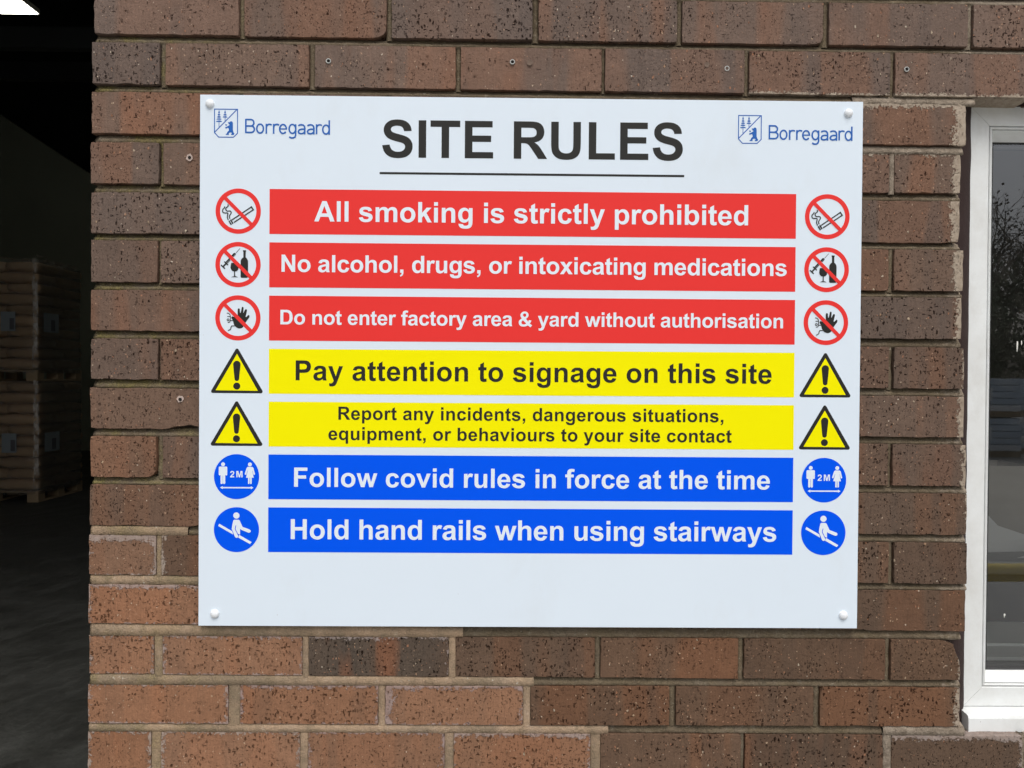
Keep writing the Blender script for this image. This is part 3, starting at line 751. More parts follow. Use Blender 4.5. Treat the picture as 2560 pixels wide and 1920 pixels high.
'2': (1139, "1035,261 1035,0 50,0 66,148* 146,280 226,413* 462,632 652,809* 695,872 753,959* 753,1044 753,1138* 702,1188 652,1239* 563,1239 475,1239* 423,1186 371,1133* 363,1010 83,1038 108,1270* 240,1371 372,1472* 570,1472 787,1472* 911,1355 1035,1238* 1035,1064 1035,965* 999,875 964,786* 887,688 836,623* 703,501 570,379* 534,339 499,299* 477,261"),
'&': (1479, "1440,110 1262,-97 1150,-45* 1010,90 820,-30* 560,-30 320,-30* 190,85 66,200* 66,370 66,500* 140,595 215,690* 380,770 300,870* 268,940 235,1010* 235,1085 235,1260* 360,1375 480,1491* 665,1491 845,1491* 955,1385 1060,1280* 1060,1130 1060,1000* 985,905 930,835* 800,760 1030,460 1065,530* 1095,640 1350,580 1300,410* 1190,270 1300,170* 1440,110 ; 680,935 770,990* 800,1030 830,1075* 830,1130 830,1200* 785,1245 740,1290* 665,1290 590,1290* 545,1245 500,1200* 500,1135 500,1080* 560,1010 ; 505,610 420,550* 385,490 350,430* 350,375 350,290* 410,235 470,180* 560,180 700,180* 830,270"),
}
G['q'] = (1251, None)
def parse_glyph(s):
    groups = []
    for grp in s.split('|'):
        cs = []
        for c in grp.split(';'):
            toks = []
            for tkn in c.split():
                off = tkn.endswith('*')
                x, z = tkn.rstrip('*').split(',')
                toks.append((float(x), float(z), off))
            pts = []
            n = len(toks)
            for i, (x, z, off) in enumerate(toks):
                if not off: pts.append((x, z)); continue
                p = toks[i - 1]; q = toks[(i + 1) % n]
                p = (p[0], p[1]) if not p[2] else ((p[0] + x) / 2, (p[1] + z) / 2)
                q2 = (q[0], q[1]) if not q[2] else ((q[0] + x) / 2, (q[1] + z) / 2)
                for u in (0.25, 0.5, 0.75) + ((1.0,) if q[2] else ()):
                    pts.append(((1 - u) ** 2 * p[0] + 2 * u * (1 - u) * x + u * u * q2[0], (1 - u) ** 2 * p[1] + 2 * u * (1 - u) * z + u * u * q2[1]))
            out = []
            for p in pts:
                if not out or math.hypot(p[0] - out[-1][0], p[1] - out[-1][1]) > 0.5: out.append(p)
            if math.hypot(out[0][0] - out[-1][0], out[0][1] - out[-1][1]) < 0.5: out.pop()
            cs.append(out)
        groups.append(cs)
    return groups
GL = {}
for ch, (adv, s_) in G.items():
    if s_: GL[ch] = (adv, parse_glyph(s_))
GL['q'] = (1251, [[[(1251 - x, z) for x, z in c] for c in g] for g in GL['p'][1]])
GL[' '] = (569, [])
def bounds(ch):
    xs = [p[0] for g in GL[ch][1] for c in g for p in c]
    return min(xs), max(xs)
def lettering(text, x0, x1, zbase, cap, mat, parent, layer, name='lettering'):
    """set a line of bold letters between x0 and x1 (mm) with cap height cap (mm)"""
    s = cap / 1466
    base = [0.0]
    for c in text[:-1]: base.append(base[-1] + GL[c][0])
    l0 = bounds(text[0])[0]; r1 = bounds(text[-1])[1]
    nat = (base[-1] + r1 - l0) * s
    tr = (x1 - x0 - nat) / max(1, len(text) - 1)
    groups = []
    for i, c in enumerate(text):
        ox = x0 - l0 * s + base[i] * s + tr * i
        for g in GL[c][1]:
            groups.append([[(ox + x * s, zbase + z * s) for x, z in cc] for cc in g])
    return polys(name, groups, mat, parent, layer)

def spaced(text, x0, x1, cap):
    s = cap / 1466
    base = [0.0]
    for c in text[:-1]: base.append(base[-1] + GL[c][0])
    l0 = bounds(text[0])[0]; r1 = bounds(text[-1])[1]
    tr = (x1 - x0 - (base[-1] + r1 - l0) * s) / (len(text) - 1)
    return [x0 + (b - l0) * s + tr * i for i, b in enumerate(base)]
for c_, ox_ in zip('SITE RULES', spaced('SITE RULES', 273.4, 727.0, 56.2)):
    if c_ != ' ':
        lo, hi = bounds(c_)
        lettering(c_, ox_ + lo * 56.2 / 1466, ox_ + hi * 56.2 / 1466, -91.3, 56.2, M_BLK, sign, 1, 'title_letter')
polys('underline', [[rect(269.7, -116.6, 729.5, -113.3)]], M_BLK, sign, 1)
BARS = [
 ('red', M_RED, M_INKW, [('All smoking is strictly prohibited', 171.9, 827.0, -188.5, 30.6)]),
 ('red', M_RED, M_INKW, [('No alcohol, drugs, or intoxicating medications', 123.1, 886.4, -264.7, 25.8)]),
 ('red', M_RED, M_INKW, [('Do not enter factory area & yard without authorisation', 121.7, 881.8, -343.8, 21.9)]),
 ('yellow', M_YEL, M_BLK, [('Pay attention to signage on this site', 145.0, 865.2, -427.9, 30.0)]),
 ('yellow', M_YEL, M_BLK, [('Report any incidents, dangerous situations,', 209.6, 792.5, -487.0, 19.8), ('equipment, or behaviours to your site contact', 194.7, 805.4, -517.7, 19.8)]),
 ('blue', M_BLUE, M_INKW, [('Follow covid rules in force at the time', 143.4, 864.3, -588.7, 29.0)]),
 ('blue', M_BLUE, M_INKW, [('Hold hand rails when using stairways', 138.7, 874.8, -668.0, 30.2)]),
]
TL = [-140.4, -220.6, -300.7, -380.8, -460.5, -540.2, -620.2]
for (cn, mb_, mt, lines), zt in zip(BARS, TL):
    bar = polys('colour_bar', [[rect(104.6, zt - 67.6, 899.8, zt)]], mb_, sign, 1)
    bar['label'] = cn + ' bar reading ' + lines[0][0].replace(',', '')
    for ln in lines:
        tx = lettering(ln[0], ln[1], ln[2], ln[3], ln[4], mt, bar, 1)
        tx.location.y = -0.00018

# --- pictograms; each drawn in its own units with x right, z up, then scaled to mm
def picto(kind, cx, cz):
    root = None
    def put(name, groups, mat, layer, s, c0, parent):
        gs = [[[(cx + (x - c0[0]) * s, cz - (z - c0[1]) * s) for x, z in c] for c in g] for g in groups]
        o = polys(name, gs, mat, parent, 0)
        o.location.y = -0.00014 * layer if parent is not sign else YS - 0.00022
        return o
    if kind in ('smoking', 'alcohol', 'entry'):
        n = 64
        root = put('pictogram', [[circ(0, 0, 34.0, n), circ(0, 0, 27.2, n)]], M_RED, 1, 1.0, (0, 0), sign)
        d = 2.75; L = 28.0; q = d / math.sqrt(2)
        a = L / math.sqrt(2)
        c0 = {'smoking': (838, 790), 'alcohol': (828, 797), 'entry': (822, 812)}[kind]
        s = 0.04726
        if kind == 'smoking':
            g = [[ribbon([(640, 1072), (1258, 652)], 38, False)], [ribbon([(702, 1150), (1318, 742)], 38, False)], [ribbon([(1243, 634), (1330, 760)], 40, False)],
                 [ribbon([(597, 1062), (672, 1190)], 48, False)], [ribbon([(545, 1098), (622, 1226)], 42, False)],
                 [ribbon([(408, 645), (402, 690), (352, 740), (342, 790), (368, 840), (430, 852), (492, 850), (512, 880), (500, 945), (498, 1000), (525, 1078)], 34)],
                 [ribbon([(512, 578), (516, 635), (455, 690), (444, 735), (482, 788), (560, 788), (602, 800), (616, 850), (572, 920), (560, 970), (575, 1035)], 34)]]
            put('symbol', g, M_BLK, 1, s, c0, root)
        elif kind == 'alcohol':
            g = [[ribbon([(890, 285), (758, 432)], 15, False)], [capsule((715, 470), (462, 745), 44, 42)], [capsule((402, 715), (502, 808), 19)],
                 [ribbon([(470, 745), (365, 858)], 48, False)], [capsule((300, 825), (402, 922), 20)],
                 [[(615, 745), (595, 830), (590, 900), (610, 960), (650, 1005), (715, 1020), (785, 1010), (830, 970), (850, 900), (840, 830), (825, 745)]],
                 [rect(703, 1010, 738, 1182)], [[(612, 1200), (640, 1185), (680, 1172), (720, 1166), (765, 1172), (805, 1186), (835, 1207), (720, 1196)]],
                 [[(985, 340), (1082, 340), (1085, 380), (1072, 390), (1072, 570), (1098, 590), (1125, 628), (1142, 665), (1148, 705), (1148, 1190), (1120, 1215), (940, 1217), (912, 1190), (912, 700), (918, 660), (940, 620), (970, 585), (998, 570), (998, 390), (985, 380)]]]
            sy = put('symbol', g, M_BLK, 1, s, c0, root)
            tk = []
            for i in range(9):
                u = i / 8
                x, z = 742 + (492 - 742) * u, 494 + (752 - 494) * u
                tk.append([ribbon([(x - 16, z - 14), (x + 10, z + 9)], 10, False)])
            o = put('scale_marks', tk, M_INKW, 1, s, c0, sy); o.location.y = -0.00008
        else:
            hand = [(815, 720), (815, 545), (828, 515), (848, 508), (868, 512), (882, 535), (890, 640), (900, 662), (914, 640), (944, 490), (957, 466), (974, 460), (992, 468), (1003, 490), (992, 640), (1001, 655), (1044, 560), (1062, 536), (1084, 533), (1104, 545), (1110, 580), (1070, 768), (1083, 786), (1150, 725), (1172, 714), (1192, 738), (1186, 795), (1120, 880), (1060, 972), (1010, 1070), (960, 1130), (905, 1148), (860, 1150), (785, 1122), (722, 1070), (690, 1000), (664, 890), (622, 832), (615, 795), (628, 770), (655, 765), (700, 780), (760, 770)]
            g = [[hand], [ribbon([(470, 665), (520, 670), (562, 702), (582, 760), (582, 870), (574, 928), (545, 956), (500, 958)], 25)],
                 [rect(485, 760, 580, 784)], [rect(582, 888, 665, 912)], [circ(512, 877, 43, 24), circ(512, 877, 20, 24)],
                 [ribbon([(718, 1068), (625, 1070), (605, 1110), (598, 1165), (565, 1195), (512, 1220)], 28, False)]]
            put('symbol', g, M_BLK, 1, s, c0, root)
        # the slash over it
        sl = polys('slash', [[[(cx - a - q, cz + a - q), (cx + a - q, cz - a - q), (cx + a + q, cz - a + q), (cx - a + q, cz + a + q)]]], M_RED, root, 0)
        sl.location.y = -0.00028
        return root
    if kind == 'warning':
        s = 0.603 / 6.38; c0 = (395, 427)
        tri = []
        for (px, pz, a0) in ((396, 97, 210), (776, 750, 90), (12, 750, -30)):
            pass
        P = [(396, 98), (778, 752), (14, 752)]; r = 28
        out = []
        for i, (px, pz) in enumerate(P):
            st = {0: 210, 1: 330, 2: 90}[i]
            for j in range(9):
                an = R(st + 120 * j / 8)
                out.append((px + r * math.cos(an), pz + r * math.sin(an)))
        root = put('pictogram', [[out]], M_BLK, 1, s, c0, sign)
        put('yellow_field', [[[(396, 152), (730, 740), (58, 736)]]], M_YEL, 1, s, c0, root)
        put('exclamation_mark', [[capsule((395, 323), (395, 550), 59, 37)], [circ(395, 667, 56, 28)]], M_BLK, 2, s, c0, root)
        return root
    root = put('pictogram', [[circ(0, 0, 34.0, 64)]], M_BLUE, 1, 1.0, (0, 0), sign)
    s = 0.0982
    if kind == 'distance':
        c0 = (408, 436)
        man = [[circ(200, 247, 30, 20)], [capsule((151, 298), (151, 403), 16)], [capsule((249, 298), (249, 403), 16)], [[(150, 282), (250, 282), (262, 290), (240, 325), (235, 325), (235, 420), (165, 420), (165, 325), (160, 325), (138, 290)]],
               [capsule((180, 412), (180, 535), 17)], [capsule((218, 412), (218, 535), 17)]]
        woman = [[circ(612, 247, 30, 20)], [[(578, 284), (648, 284), (662, 296), (648, 345), (671, 452), (552, 452), (580, 345), (566, 296)]],
                 [capsule((574, 305), (546, 394), 13)], [capsule((653, 305), (677, 394), 13)], [capsule((596, 450), (596, 537), 12)], [capsule((628, 450), (628, 537), 12)]]
        put('man_symbol', man, M_INKW, 1, s, c0, root)
        put('woman_symbol', woman, M_INKW, 1, s, c0, root)
        put('arrow', [[[(155, 606), (196, 583), (196, 596), (627, 596), (627, 583), (668, 606), (627, 629), (627, 616), (196, 616), (196, 629)]]], M_INKW, 1, s, c0, root)
        tx = lettering('2M', cx + (307 - 408) * s, cx + (499 - 408) * s, cz - (447 - 436) * s, 9.6, M_INKW, root, 1)
        tx.location.y = -0.00014
    else:
        c0 = (405, 1250)
        body = [(353, 1125), (358, 1106), (374, 1096), (436, 1096), (452, 1104), (462, 1125), (500, 1206), (608, 1246), (624, 1262), (622, 1282), (602, 1296), (585, 1294), (482, 1252), (461, 1238), (462, 1325), (440, 1318), (400, 1290), (345, 1268), (333, 1240), (340, 1190)]
        put('person_symbol', [[circ(404, 1032, 48, 28)], [body]], M_INKW, 2, s, c0, root)
        put('handrail', [[[(140, 1160), (345, 1276), (356, 1326), (125, 1195)]], [[(445, 1328), (640, 1440), (612, 1470), (434, 1372)]]], M_INKW, 1, s, c0, root)
        put('arm_outline', [[ribbon([(398, 1183), (386, 1238), (440, 1345)], 10, False)], [ribbon([(336, 1250), (378, 1358)], 8, False)]], M_BLUE, 4, s, c0, root)
        put('arm', [[capsule((362, 1240), (408, 1347), 27, 28)]], M_INKW, 3, s, c0, root)
    return root

KINDS = ['smoking', 'alcohol', 'entry', 'warning', 'warning', 'distance', 'handrail']
PLAB = {'smoking': 'no smoking symbol', 'alcohol': 'no alcohol or drugs symbol', 'entry': 'no entry hand symbol', 'warning': 'yellow warning triangle',
        'distance': 'blue two metre distance symbol', 'handrail': 'blue hold the handrail symbol'}
for side, cxs in (('left', (57.7, 57.7, 57.8, 56.6, 56.4, 56.8, 56.9)), ('right', (947.4, 947.2, 947.1, 946.9, 946.8, 946.9, 946.8))):
    for i, kd in enumerate(KINDS):
        cz = [-174.2, -254.4, -334.6, -414.3, -493.8, -574.0, -654.2][i]
        if kd == 'warning': cz += -0.3
        p = picto(kd, cxs[i], cz)
        p['label'] = PLAB[kd] + ' at the ' + side + ' end of its bar'

# --- company crest and word, drawn in thin blue line
def crest(ox, oz):
    s = 0.0982
    def T(gs): return [[[(ox + (x - 217) * s, oz - (z - 197) * s) for x, z in c] for c in g] for g in gs]
    outl = [(217, 197), (582, 197), (582, 572), (516, 637), (284, 637), (217, 564)]
    inn = [(231, 211), (568, 211), (568, 566), (511, 623), (290, 623), (231, 558)]
    tree = []
    for (tx, top, tiers, bot) in ((293, 212, [(275, 298, 22), (309, 331, 30), (343, 363, 39), (377, 398, 47)], 478), (385, 212, [(275, 298, 25), (310, 330, 37)], 392)):
        tree.append([[(tx, top), (tx + 14, top + 52), (tx - 14, top + 52)]])
        tree.append([rect(tx - 4.5, top + 40, tx + 4.5, bot)])
        for a, b, w in tiers:
            tree.append([[(tx - w * 0.72, a + 4), (tx + w * 0.72, a + 4), (tx + w, b), (tx - w, b)]])
    bear = [(430, 402), (455, 402), (466, 390), (482, 385), (498, 396), (505, 420), (505, 520), (513, 552), (528, 572), (520, 595), (478, 595), (480, 580), (492, 572), (478, 558), (460, 558), (445, 568), (440, 580), (445, 595), (398, 595), (396, 582), (412, 575), (420, 550), (445, 528), (440, 495), (420, 487), (405, 500), (392, 498), (390, 476), (410, 472), (425, 462), (455, 445), (450, 432), (436, 428), (442, 419), (430, 412)]
    paw = [(388, 428), (402, 440), (416, 432), (418, 442), (404, 458), (392, 450)]
    sh = polys('crest', T([[outl, inn], [ribbon([(566, 206), (226, 556)], 14, False)]]), M_LOGO, sign, 1)
    sh['label'] = 'blue outlined shield with fir trees and a standing bear'
    e = polys('emblem', T(tree + [[bear], [paw]]), M_LOGO, sh, 0); e.location.y = -0.00004
    w = 24
    def ell(cx, cy, rx, ry, a0=0, a1=360, n=26):
        return [(cx + rx * math.cos(R(a0 + (a1 - a0) * i / n)), cy + ry * math.sin(R(a0 + (a1 - a0) * i / n))) for i in range(n + 1)]
    def ring(cx, cy, rx, ry):
        return [ell(cx, cy, rx + w / 2, ry + w / 2)[:-1], ell(cx, cy, rx - w / 2, ry - w / 2)[:-1]]
    L = []
    # B
    L.append([ribbon([(702, 347), (702, 565)], w, False)])
    L.append([ribbon([(702, 358), (775, 358)] + ell(778, 407, 47, 49, -85, 85, 10) + [(775, 456), (702, 456)], w, False)])
    L.append([ribbon([(702, 457), (785, 457)] + ell(787, 505, 46, 48, -85, 85, 10) + [(785, 554), (702, 554)], w, False)])
    L.append(ring(920, 494, 51, 68))
    for x in (1015, 1127, 1782):
        L.append([ribbon([(x, 420), (x, 571)], w, False)])
        L.append([ribbon([(x, 478), (x + 8, 448), (x + 32, 430), (x + 58, 428), (x + 82, 437)], w)])
    # e
    L.append([ribbon(ell(1270, 496, 51, 68, 0, -322, 30), w, False)])
    L.append([rect(1215, 486, 1331, 505)])
    # g
    L.append(ring(1413, 494, 50, 68))
    L.append([ribbon([(1463, 422), (1463, 590), (1452, 618), (1425, 632), (1392, 631), (1365, 616)], w, False)])
    for dx in (0, 139):
        L.append([ribbon([(1504 + dx, 446), (1520 + dx, 434), (1548 + dx, 428), (1578 + dx, 434), (1596 + dx, 452), (1602 + dx, 478), (1602 + dx, 576)], w, False)])
        L.append([ribbon([(1602 + dx, 496), (1550 + dx, 496), (1518 + dx, 508), (1503 + dx, 534), (1514 + dx, 558), (1542 + dx, 566), (1575 + dx, 560), (1602 + dx, 538)], w, False)])
    L.append(ring(1926, 499, 49, 68))
    L.append([ribbon([(1976, 357), (1976, 577)], w, False)])
    groups = T(L)
    o = polys('company_lettering', groups, M_LOGO, sign, 2)
crest(21.0, -20.9)
crest(810.4, -22.0)

# --- domed screw caps
for x, z in ((14.9, -13.8), (977.5, -17.6), (24.8, -781.5), (978.7, -779.9)):
    V, F = [], []
    n, mrs = 24, 6
    for j in range(mrs + 1):
        a = math.pi / 2 * j / mrs
        rr, dy = 0.0068 * math.cos(a), -0.0046 * math.sin(a)
        for i in range(n):
            V.append((rr * math.cos(2 * math.pi * i / n), dy - 0.0006, rr * math.sin(2 * math.pi * i / n)))
    V += [(0.0068 * math.cos(2 * math.pi * i / n), 0, 0.0068 * math.sin(2 * math.pi * i / n)) for i in range(n)]
    for j in range(mrs):
        for i in range(n):
            k2 = (i + 1) % n
            F.append((j * n + i, j * n + k2, (j + 1) * n + k2, (j + 1) * n + i))
    for i in range(n):
        k2 = (i + 1) % n
        F.append(((mrs + 1) * n + i, (mrs + 1) * n + k2, k2, i))
    link_mesh('screw_cap', V, F, M_CAP, sign, (x / 1000, YS, z / 1000), smooth=True)

# ------------------------------------------------------------------ window
def upvc():
    t = NT('white_upvc')
    v = t.n('TexCoord').outputs['Object']
    c = t.ramp(t.noise(v, 7, 6, 0.7), [(0.35, (0.70, 0.715, 0.70)), (0.60, (0.80, 0.83, 0.83))])
    d = t.ramp(t.noise(t.mapped(v, (1, 1, 1), (3, 3, 3)), 40, 5, 0.75), [(0.60, 0.0), (0.85, 0.45)])
    c = t.mix(d, c, (0.44, 0.42, 0.37, 1))
    g = t.ramp(t.noise(t.mapped(v, (1, 1, 0.6), (5, 1, 8)), 11, 7, 0.75), [(0.50, 0.0), (0.72, 0.40)])
    c = t.mix(g, c, (0.52, 0.51, 0.47, 1))
    c2 = t.ramp(t.noise(v, 220, 2), [(0.76, 0.0), (0.79, 0.5)])
    c = t.mix(c2, c, (0.3, 0.28, 0.24, 1))
    return t.bsdf(c, 0.34, Specular_IOR_Level=0.5)
M_UPVC = upvc()
M_GASK = plain('black_gasket', (0.012, 0.013, 0.014), 0.5, 0.1, 40)
M_SEAL = plain('brown_sealant', (0.040, 0.026, 0.024), 0.7, 0.25, 30, 0.6, spec=0.12)
def glass_mat():
    t = NT('window_glass')
    fr = t.n('Fresnel', {'IOR': 1.52})
    f2 = t.math('MULTIPLY', fr.outputs[0], 3.0, clamp=True)
    tr = t.n('BsdfTransparent', {'Color': (0.92, 0.94, 0.93, 1)})
    v = t.n('TexCoord').outputs['Object']
    gl = t.n('BsdfGlossy', {'Color': (0.95, 0.97, 1.0, 1), 'Roughness': 0.0})
    bp = t.n('Bump', {'Height': t.noise(v, 2.2, 1), 'Strength': 0.04, 'Distance': 0.01})
    t.set(gl.inputs['Normal'], bp.outputs[0])
    dirt = t.n('BsdfDiffuse', {'Color': (0.45, 0.43, 0.38, 1)})
    dm = t.math('MULTIPLY_ADD', t.ramp(t.noise(v, 30, 6, 0.75), [(0.45, 0.0), (0.8, 1.0)]), 0.035, 0.012)
    sp = t.ramp(t.noise(v, 160, 2), [(0.775, 0.0), (0.79, 0.5)])
    dm = t.math('MAXIMUM', dm, sp)
    a = t.n('MixShader', {0: f2, 1: tr.outputs[0], 2: gl.outputs[0]})
    b = t.n('MixShader', {0: dm, 1: a.outputs[0], 2: dirt.outputs[0]})
    t.t.links.new(b.outputs[0], t.out.inputs['Surface'])
    return t.m
M_GLASS = glass_mat()
WX0, WX1 = 1.1955, 2.36
WZ1, WZ0 = ZS + 0.0145, ZS - 0.9415
YF = 0.045
win = empty('window', (WX0, YF, WZ0), 'white plastic framed window with a dirty sill, right of the sign', 'window')
def wloc(V): return [(x - WX0, y - YF, z - WZ0) for x, y, z in V]
fwid = 0.0325
def frame_ring(x0, x1, z0, z1, yb0, wdt, yb1, back, name, mat, parent, gap=0.00035, top_w=None):
    """four mitred lengths; front edge from depth yb0 (outer) to yb1 (inner)"""
    res = []
    O = [(x0, z0), (x1, z0), (x1, z1), (x0, z1)]
    I = [(x0 + wdt, z0 + wdt), (x1 - wdt, z0 + wdt), (x1 - wdt, z1 - wdt), (x0 + wdt, z1 - wdt)]
    for i in range(4):
        j = (i + 1) % 4
        a, b, c, d = Vector(O[i]), Vector(O[j]), Vector(I[j]), Vector(I[i])
        along = (b - a).normalized()
        g = along * gap
        a, d, b, c = a + g, d + g, b - g, c - g
        e = 0.0012
        inn = (d - a) * (e / wdt); inn2 = (c - b) * (e / wdt)
        V = []
        for (p, y) in ((a, back), (a, yb0 + e), (a + inn, yb0), (d - inn, yb1), (d, yb1 + e), (d, back)):
            V.append((p.x, y, p.y))
        for (p, y) in ((b, back), (b, yb0 + e), (b + inn2, yb0), (c - inn2, yb1), (c, yb1 + e), (c, back)):
            V.append((p.x, y, p.y))
        F = [(q, q + 6, (q + 1) % 6 + 6, (q + 1) % 6) for q in range(6)] + [(5, 4, 3, 2, 1, 0), (6, 7, 8, 9, 10, 11)]
        res.append(link_mesh(name, wloc(V), F, mat, parent))
    return res
frame_ring(WX0, WX1, WZ0, WZ1, YF, fwid - 0.0012, YF, 0.11, 'frame_rail', M_UPVC, win)
b0 = fwid
frame_ring(WX0 + b0, WX1 - b0, WZ0 + b0, WZ1 - b0, YF + 0.0004, 0.0035, YF + 0.0004, 0.10, 'bead_lip', M_UPVC, win, 0.0001)
b0 += 0.0040
frame_ring(WX0 + b0, WX1 - b0, WZ0 + b0 , WZ1 - b0, YF + 0.003, 0.0135, YF + 0.022, 0.10, 'glazing_bead', M_UPVC, win, 0.0002)
b0 += 0.0135
frame_ring(WX0 + b0, WX1 - b0, WZ0 + b0, WZ1 - b0, YF + 0.0225, 0.0030, YF + 0.0235, 0.078, 'gasket', M_GASK, win, 0.0)
gx0, gx1, gz0, gz1 = WX0 + b0, WX1 - b0, WZ0 + b0, WZ1 - b0
GY = YF + 0.025
link_mesh('pane', wloc([(gx0, GY, gz0), (gx1, GY, gz0), (gx1, GY, gz1), (gx0, GY, gz1)]), [(0, 1, 2, 3)], M_GLASS, win)
# spacer bar of the double glazing
frame_ring(gx0 + 0.001, gx1 - 0.001, gz0 + 0.001, gz1 - 0.001, GY + 0.006, 0.007, GY + 0.006, GY + 0.018, 'spacer_bar', plain('spacer_grey', (0.10, 0.105, 0.11), 0.4, 0.1, 30, metallic=0.3), win, 0.0)
# projecting sill with rounded nose and end cap
sx0 = 1.1820; sz = ZS - 0.9420
prof = [(0.045, sz), (0.030, sz - 0.0005), (0.020, sz - 0.0012), (0.0165, sz - 0.0024), (0.0148, sz - 0.0060), (0.0145, sz - 0.0265), (0.0165, sz - 0.0275), (0.035, sz - 0.0275), (0.045, sz - 0.0275), (0.11, sz - 0.0275), (0.11, sz)]
def extr(prof, xa, xb):
    n = len(prof)
    V = [(xa, y, z) for y, z in prof] + [(xb, y, z) for y, z in prof]
    F = [(i, (i + 1) % n, (i + 1) % n + n, i + n) for i in range(n)]
    F += [tuple(range(n))[::-1], tuple(range(n, 2 * n))]
    return V, F
V, F = extr(prof, sx0 + 0.0075, WX1 + 0.01)
link_mesh('sill', wloc(V), F, M_UPVC, win)
pc = [(y - (0.0008 if y < 0.03 else 0), z + (0.0006 if i < 5 or i > 9 else -0.0006)) for i, (y, z) in enumerate(prof)]
V, F = extr(pc, sx0 + 0.0045, sx0 + 0.0071)
link_mesh('end_cap', wloc(V), F, M_UPVC, win)
# sealant filling the ragged gap beside and round the frame
rows = []
rn = random.Random(5)
nz = 90
for i in range(nz + 1):
    z = ZS - 0.985 + (0.985 + 0.012) * i / nz
    n1 = noise.noise(Vector((z * 22, 1, 2))) ; n2 = noise.noise(Vector((z * 60, 4, 2)))
    edge = 0.0012 * n1
    rows.append([(1.140, 0.019, z), (1.158, 0.0175 + 0.003 * n1, z), (1.175, 0.024 + 0.003 * n2, z), (1.188 + edge, 0.033 + 0.002 * n1, z), (1.1965 + edge, 0.044, z), (1.199, 0.050, z)])
V, F = [], []
strip(V, F, rows)
link_mesh('sealant', wloc(V), F, M_SEAL, win, smooth=True)
V, F = [], []
rows = []
for i in range(60):
    x = 1.165 + 1.2 * i / 59
    n1 = noise.noise(Vector((x * 22, 1, 7)))
    rows.append([(x, 0.03, ZS + 0.0175), (x, 0.038, ZS + 0.0165 + 0.001 * n1), (x, 0.0448, ZS + 0.0148 + 0.0008 * n1), (x, 0.052, ZS + 0.013)])
strip(V, F, rows)
rows = []
for i in range(60):
    x = 1.176 + 1.18 * i / 59
    n1 = noise.noise(Vector((x * 30, 3, 7)))
    rows.append([(x, 0.030, ZS - 0.9695), (x, 0.022 + 0.002 * n1, ZS - 0.9730 + 0.001 * n1), (x, 0.013 + 0.002 * n1, ZS - 0.9755)])
strip(V, F, rows)
link_mesh('sealant', wloc(V), F, M_SEAL, win, smooth=True)
# bird dropping on the pane
M_DROP = plain('dried_dropping', (0.75, 0.75, 0.70), 0.8, 0.1, 300)
def blob(x, z, pts, name='dropping', par=None):
    V = [(x + a / 1000 - WX0, GY - 0.0006 - YF, z + b / 1000 - WZ0) for a, b in pts]
    return link_mesh(name, V, [tuple(range(len(V)))], M_DROP, par)
blob(1.277, ZS - 0.803, [(-1.2, 2), (0, 3.2), (1.6, 2.4), (1.8, 0), (0.4, -1), (0.1, -4), (-0.8, -4), (-0.6, -0.8), (-1.6, 0.4)], par=win)
blob(1.292, ZS - 0.362, [(-1, 5), (1, 5.5), (1.4, 2), (0.8, -6), (0, -12), (-0.8, -11), (-1, -3)], 'dropping', win)
blob(1.299, ZS - 0.358, [(-1, 2), (0.6, 2.5), (1, 0), (0.2, -5), (-0.6, -4)], 'dropping', win)

# ------------------------------------------------------------------ room behind the window
M_ROOM = plain('office_paint', (0.32, 0.31, 0.29), 0.8, 0.08, 3)
M_CARP = plain('office_floor', (0.05, 0.05, 0.055), 0.9, 0.2, 30)
office = empty('office_room', (1.8, 0.3, 0.0), 'dim office interior seen through the window', 'room')
RX0, RX1, RY0, RY1, RZ = 0.25, 5.2, 0.301, 4.3, 2.6
def rloc(V): return [(x - 1.8, y - 0.3, z) for x, y, z in V]
m_ = MB().box(RX0 - 0.1, RX0, RY0, RY1, 0, RZ).box(RX1, RX1 + 0.1, RY0, RY1, 0, RZ).box(RX0 - 0.1, RX1 + 0.1, RY1, RY1 + 0.1, 0, RZ)
m_.box(2.372, RX1 + 0.1, 0.1005, RY0 - 0.001, 0, ZS + 0.01)
m_.box(2.80, RX1 + 0.1, 0.02, 0.1, 0, RZ)
link_mesh('room_wall', rloc(m_.v), m_.f, M_ROOM, office)
m_ = MB().box(RX0 - 0.1, RX1 + 0.1, RY0, RY1 + 0.1, RZ + 0.001, RZ + 0.1)
link_mesh('room_ceiling', rloc(m_.v), m_.f, M_ROOM, office)
m_ = MB().box(RX0, RX1, RY0, RY1, 0.004, 0.02)
link_mesh('room_floor', rloc(m_.v), m_.f, M_CARP, office)
# reveal lining and inner sill board
M_SILLB = plain('inner_sill_board', (0.80, 0.82, 0.78), 0.35, 0.05, 8)
zi = ZS - 0.882
m_ = MB().box(1.196, 2.36, 0.1105, 0.165, zi - 0.025, zi - 0.004)
m_.box(1.196, 2.36, 0.1655, 0.285, zi - 0.025, zi)
link_mesh('window_board', rloc(m_.v), m_.f, M_SILLB, office)
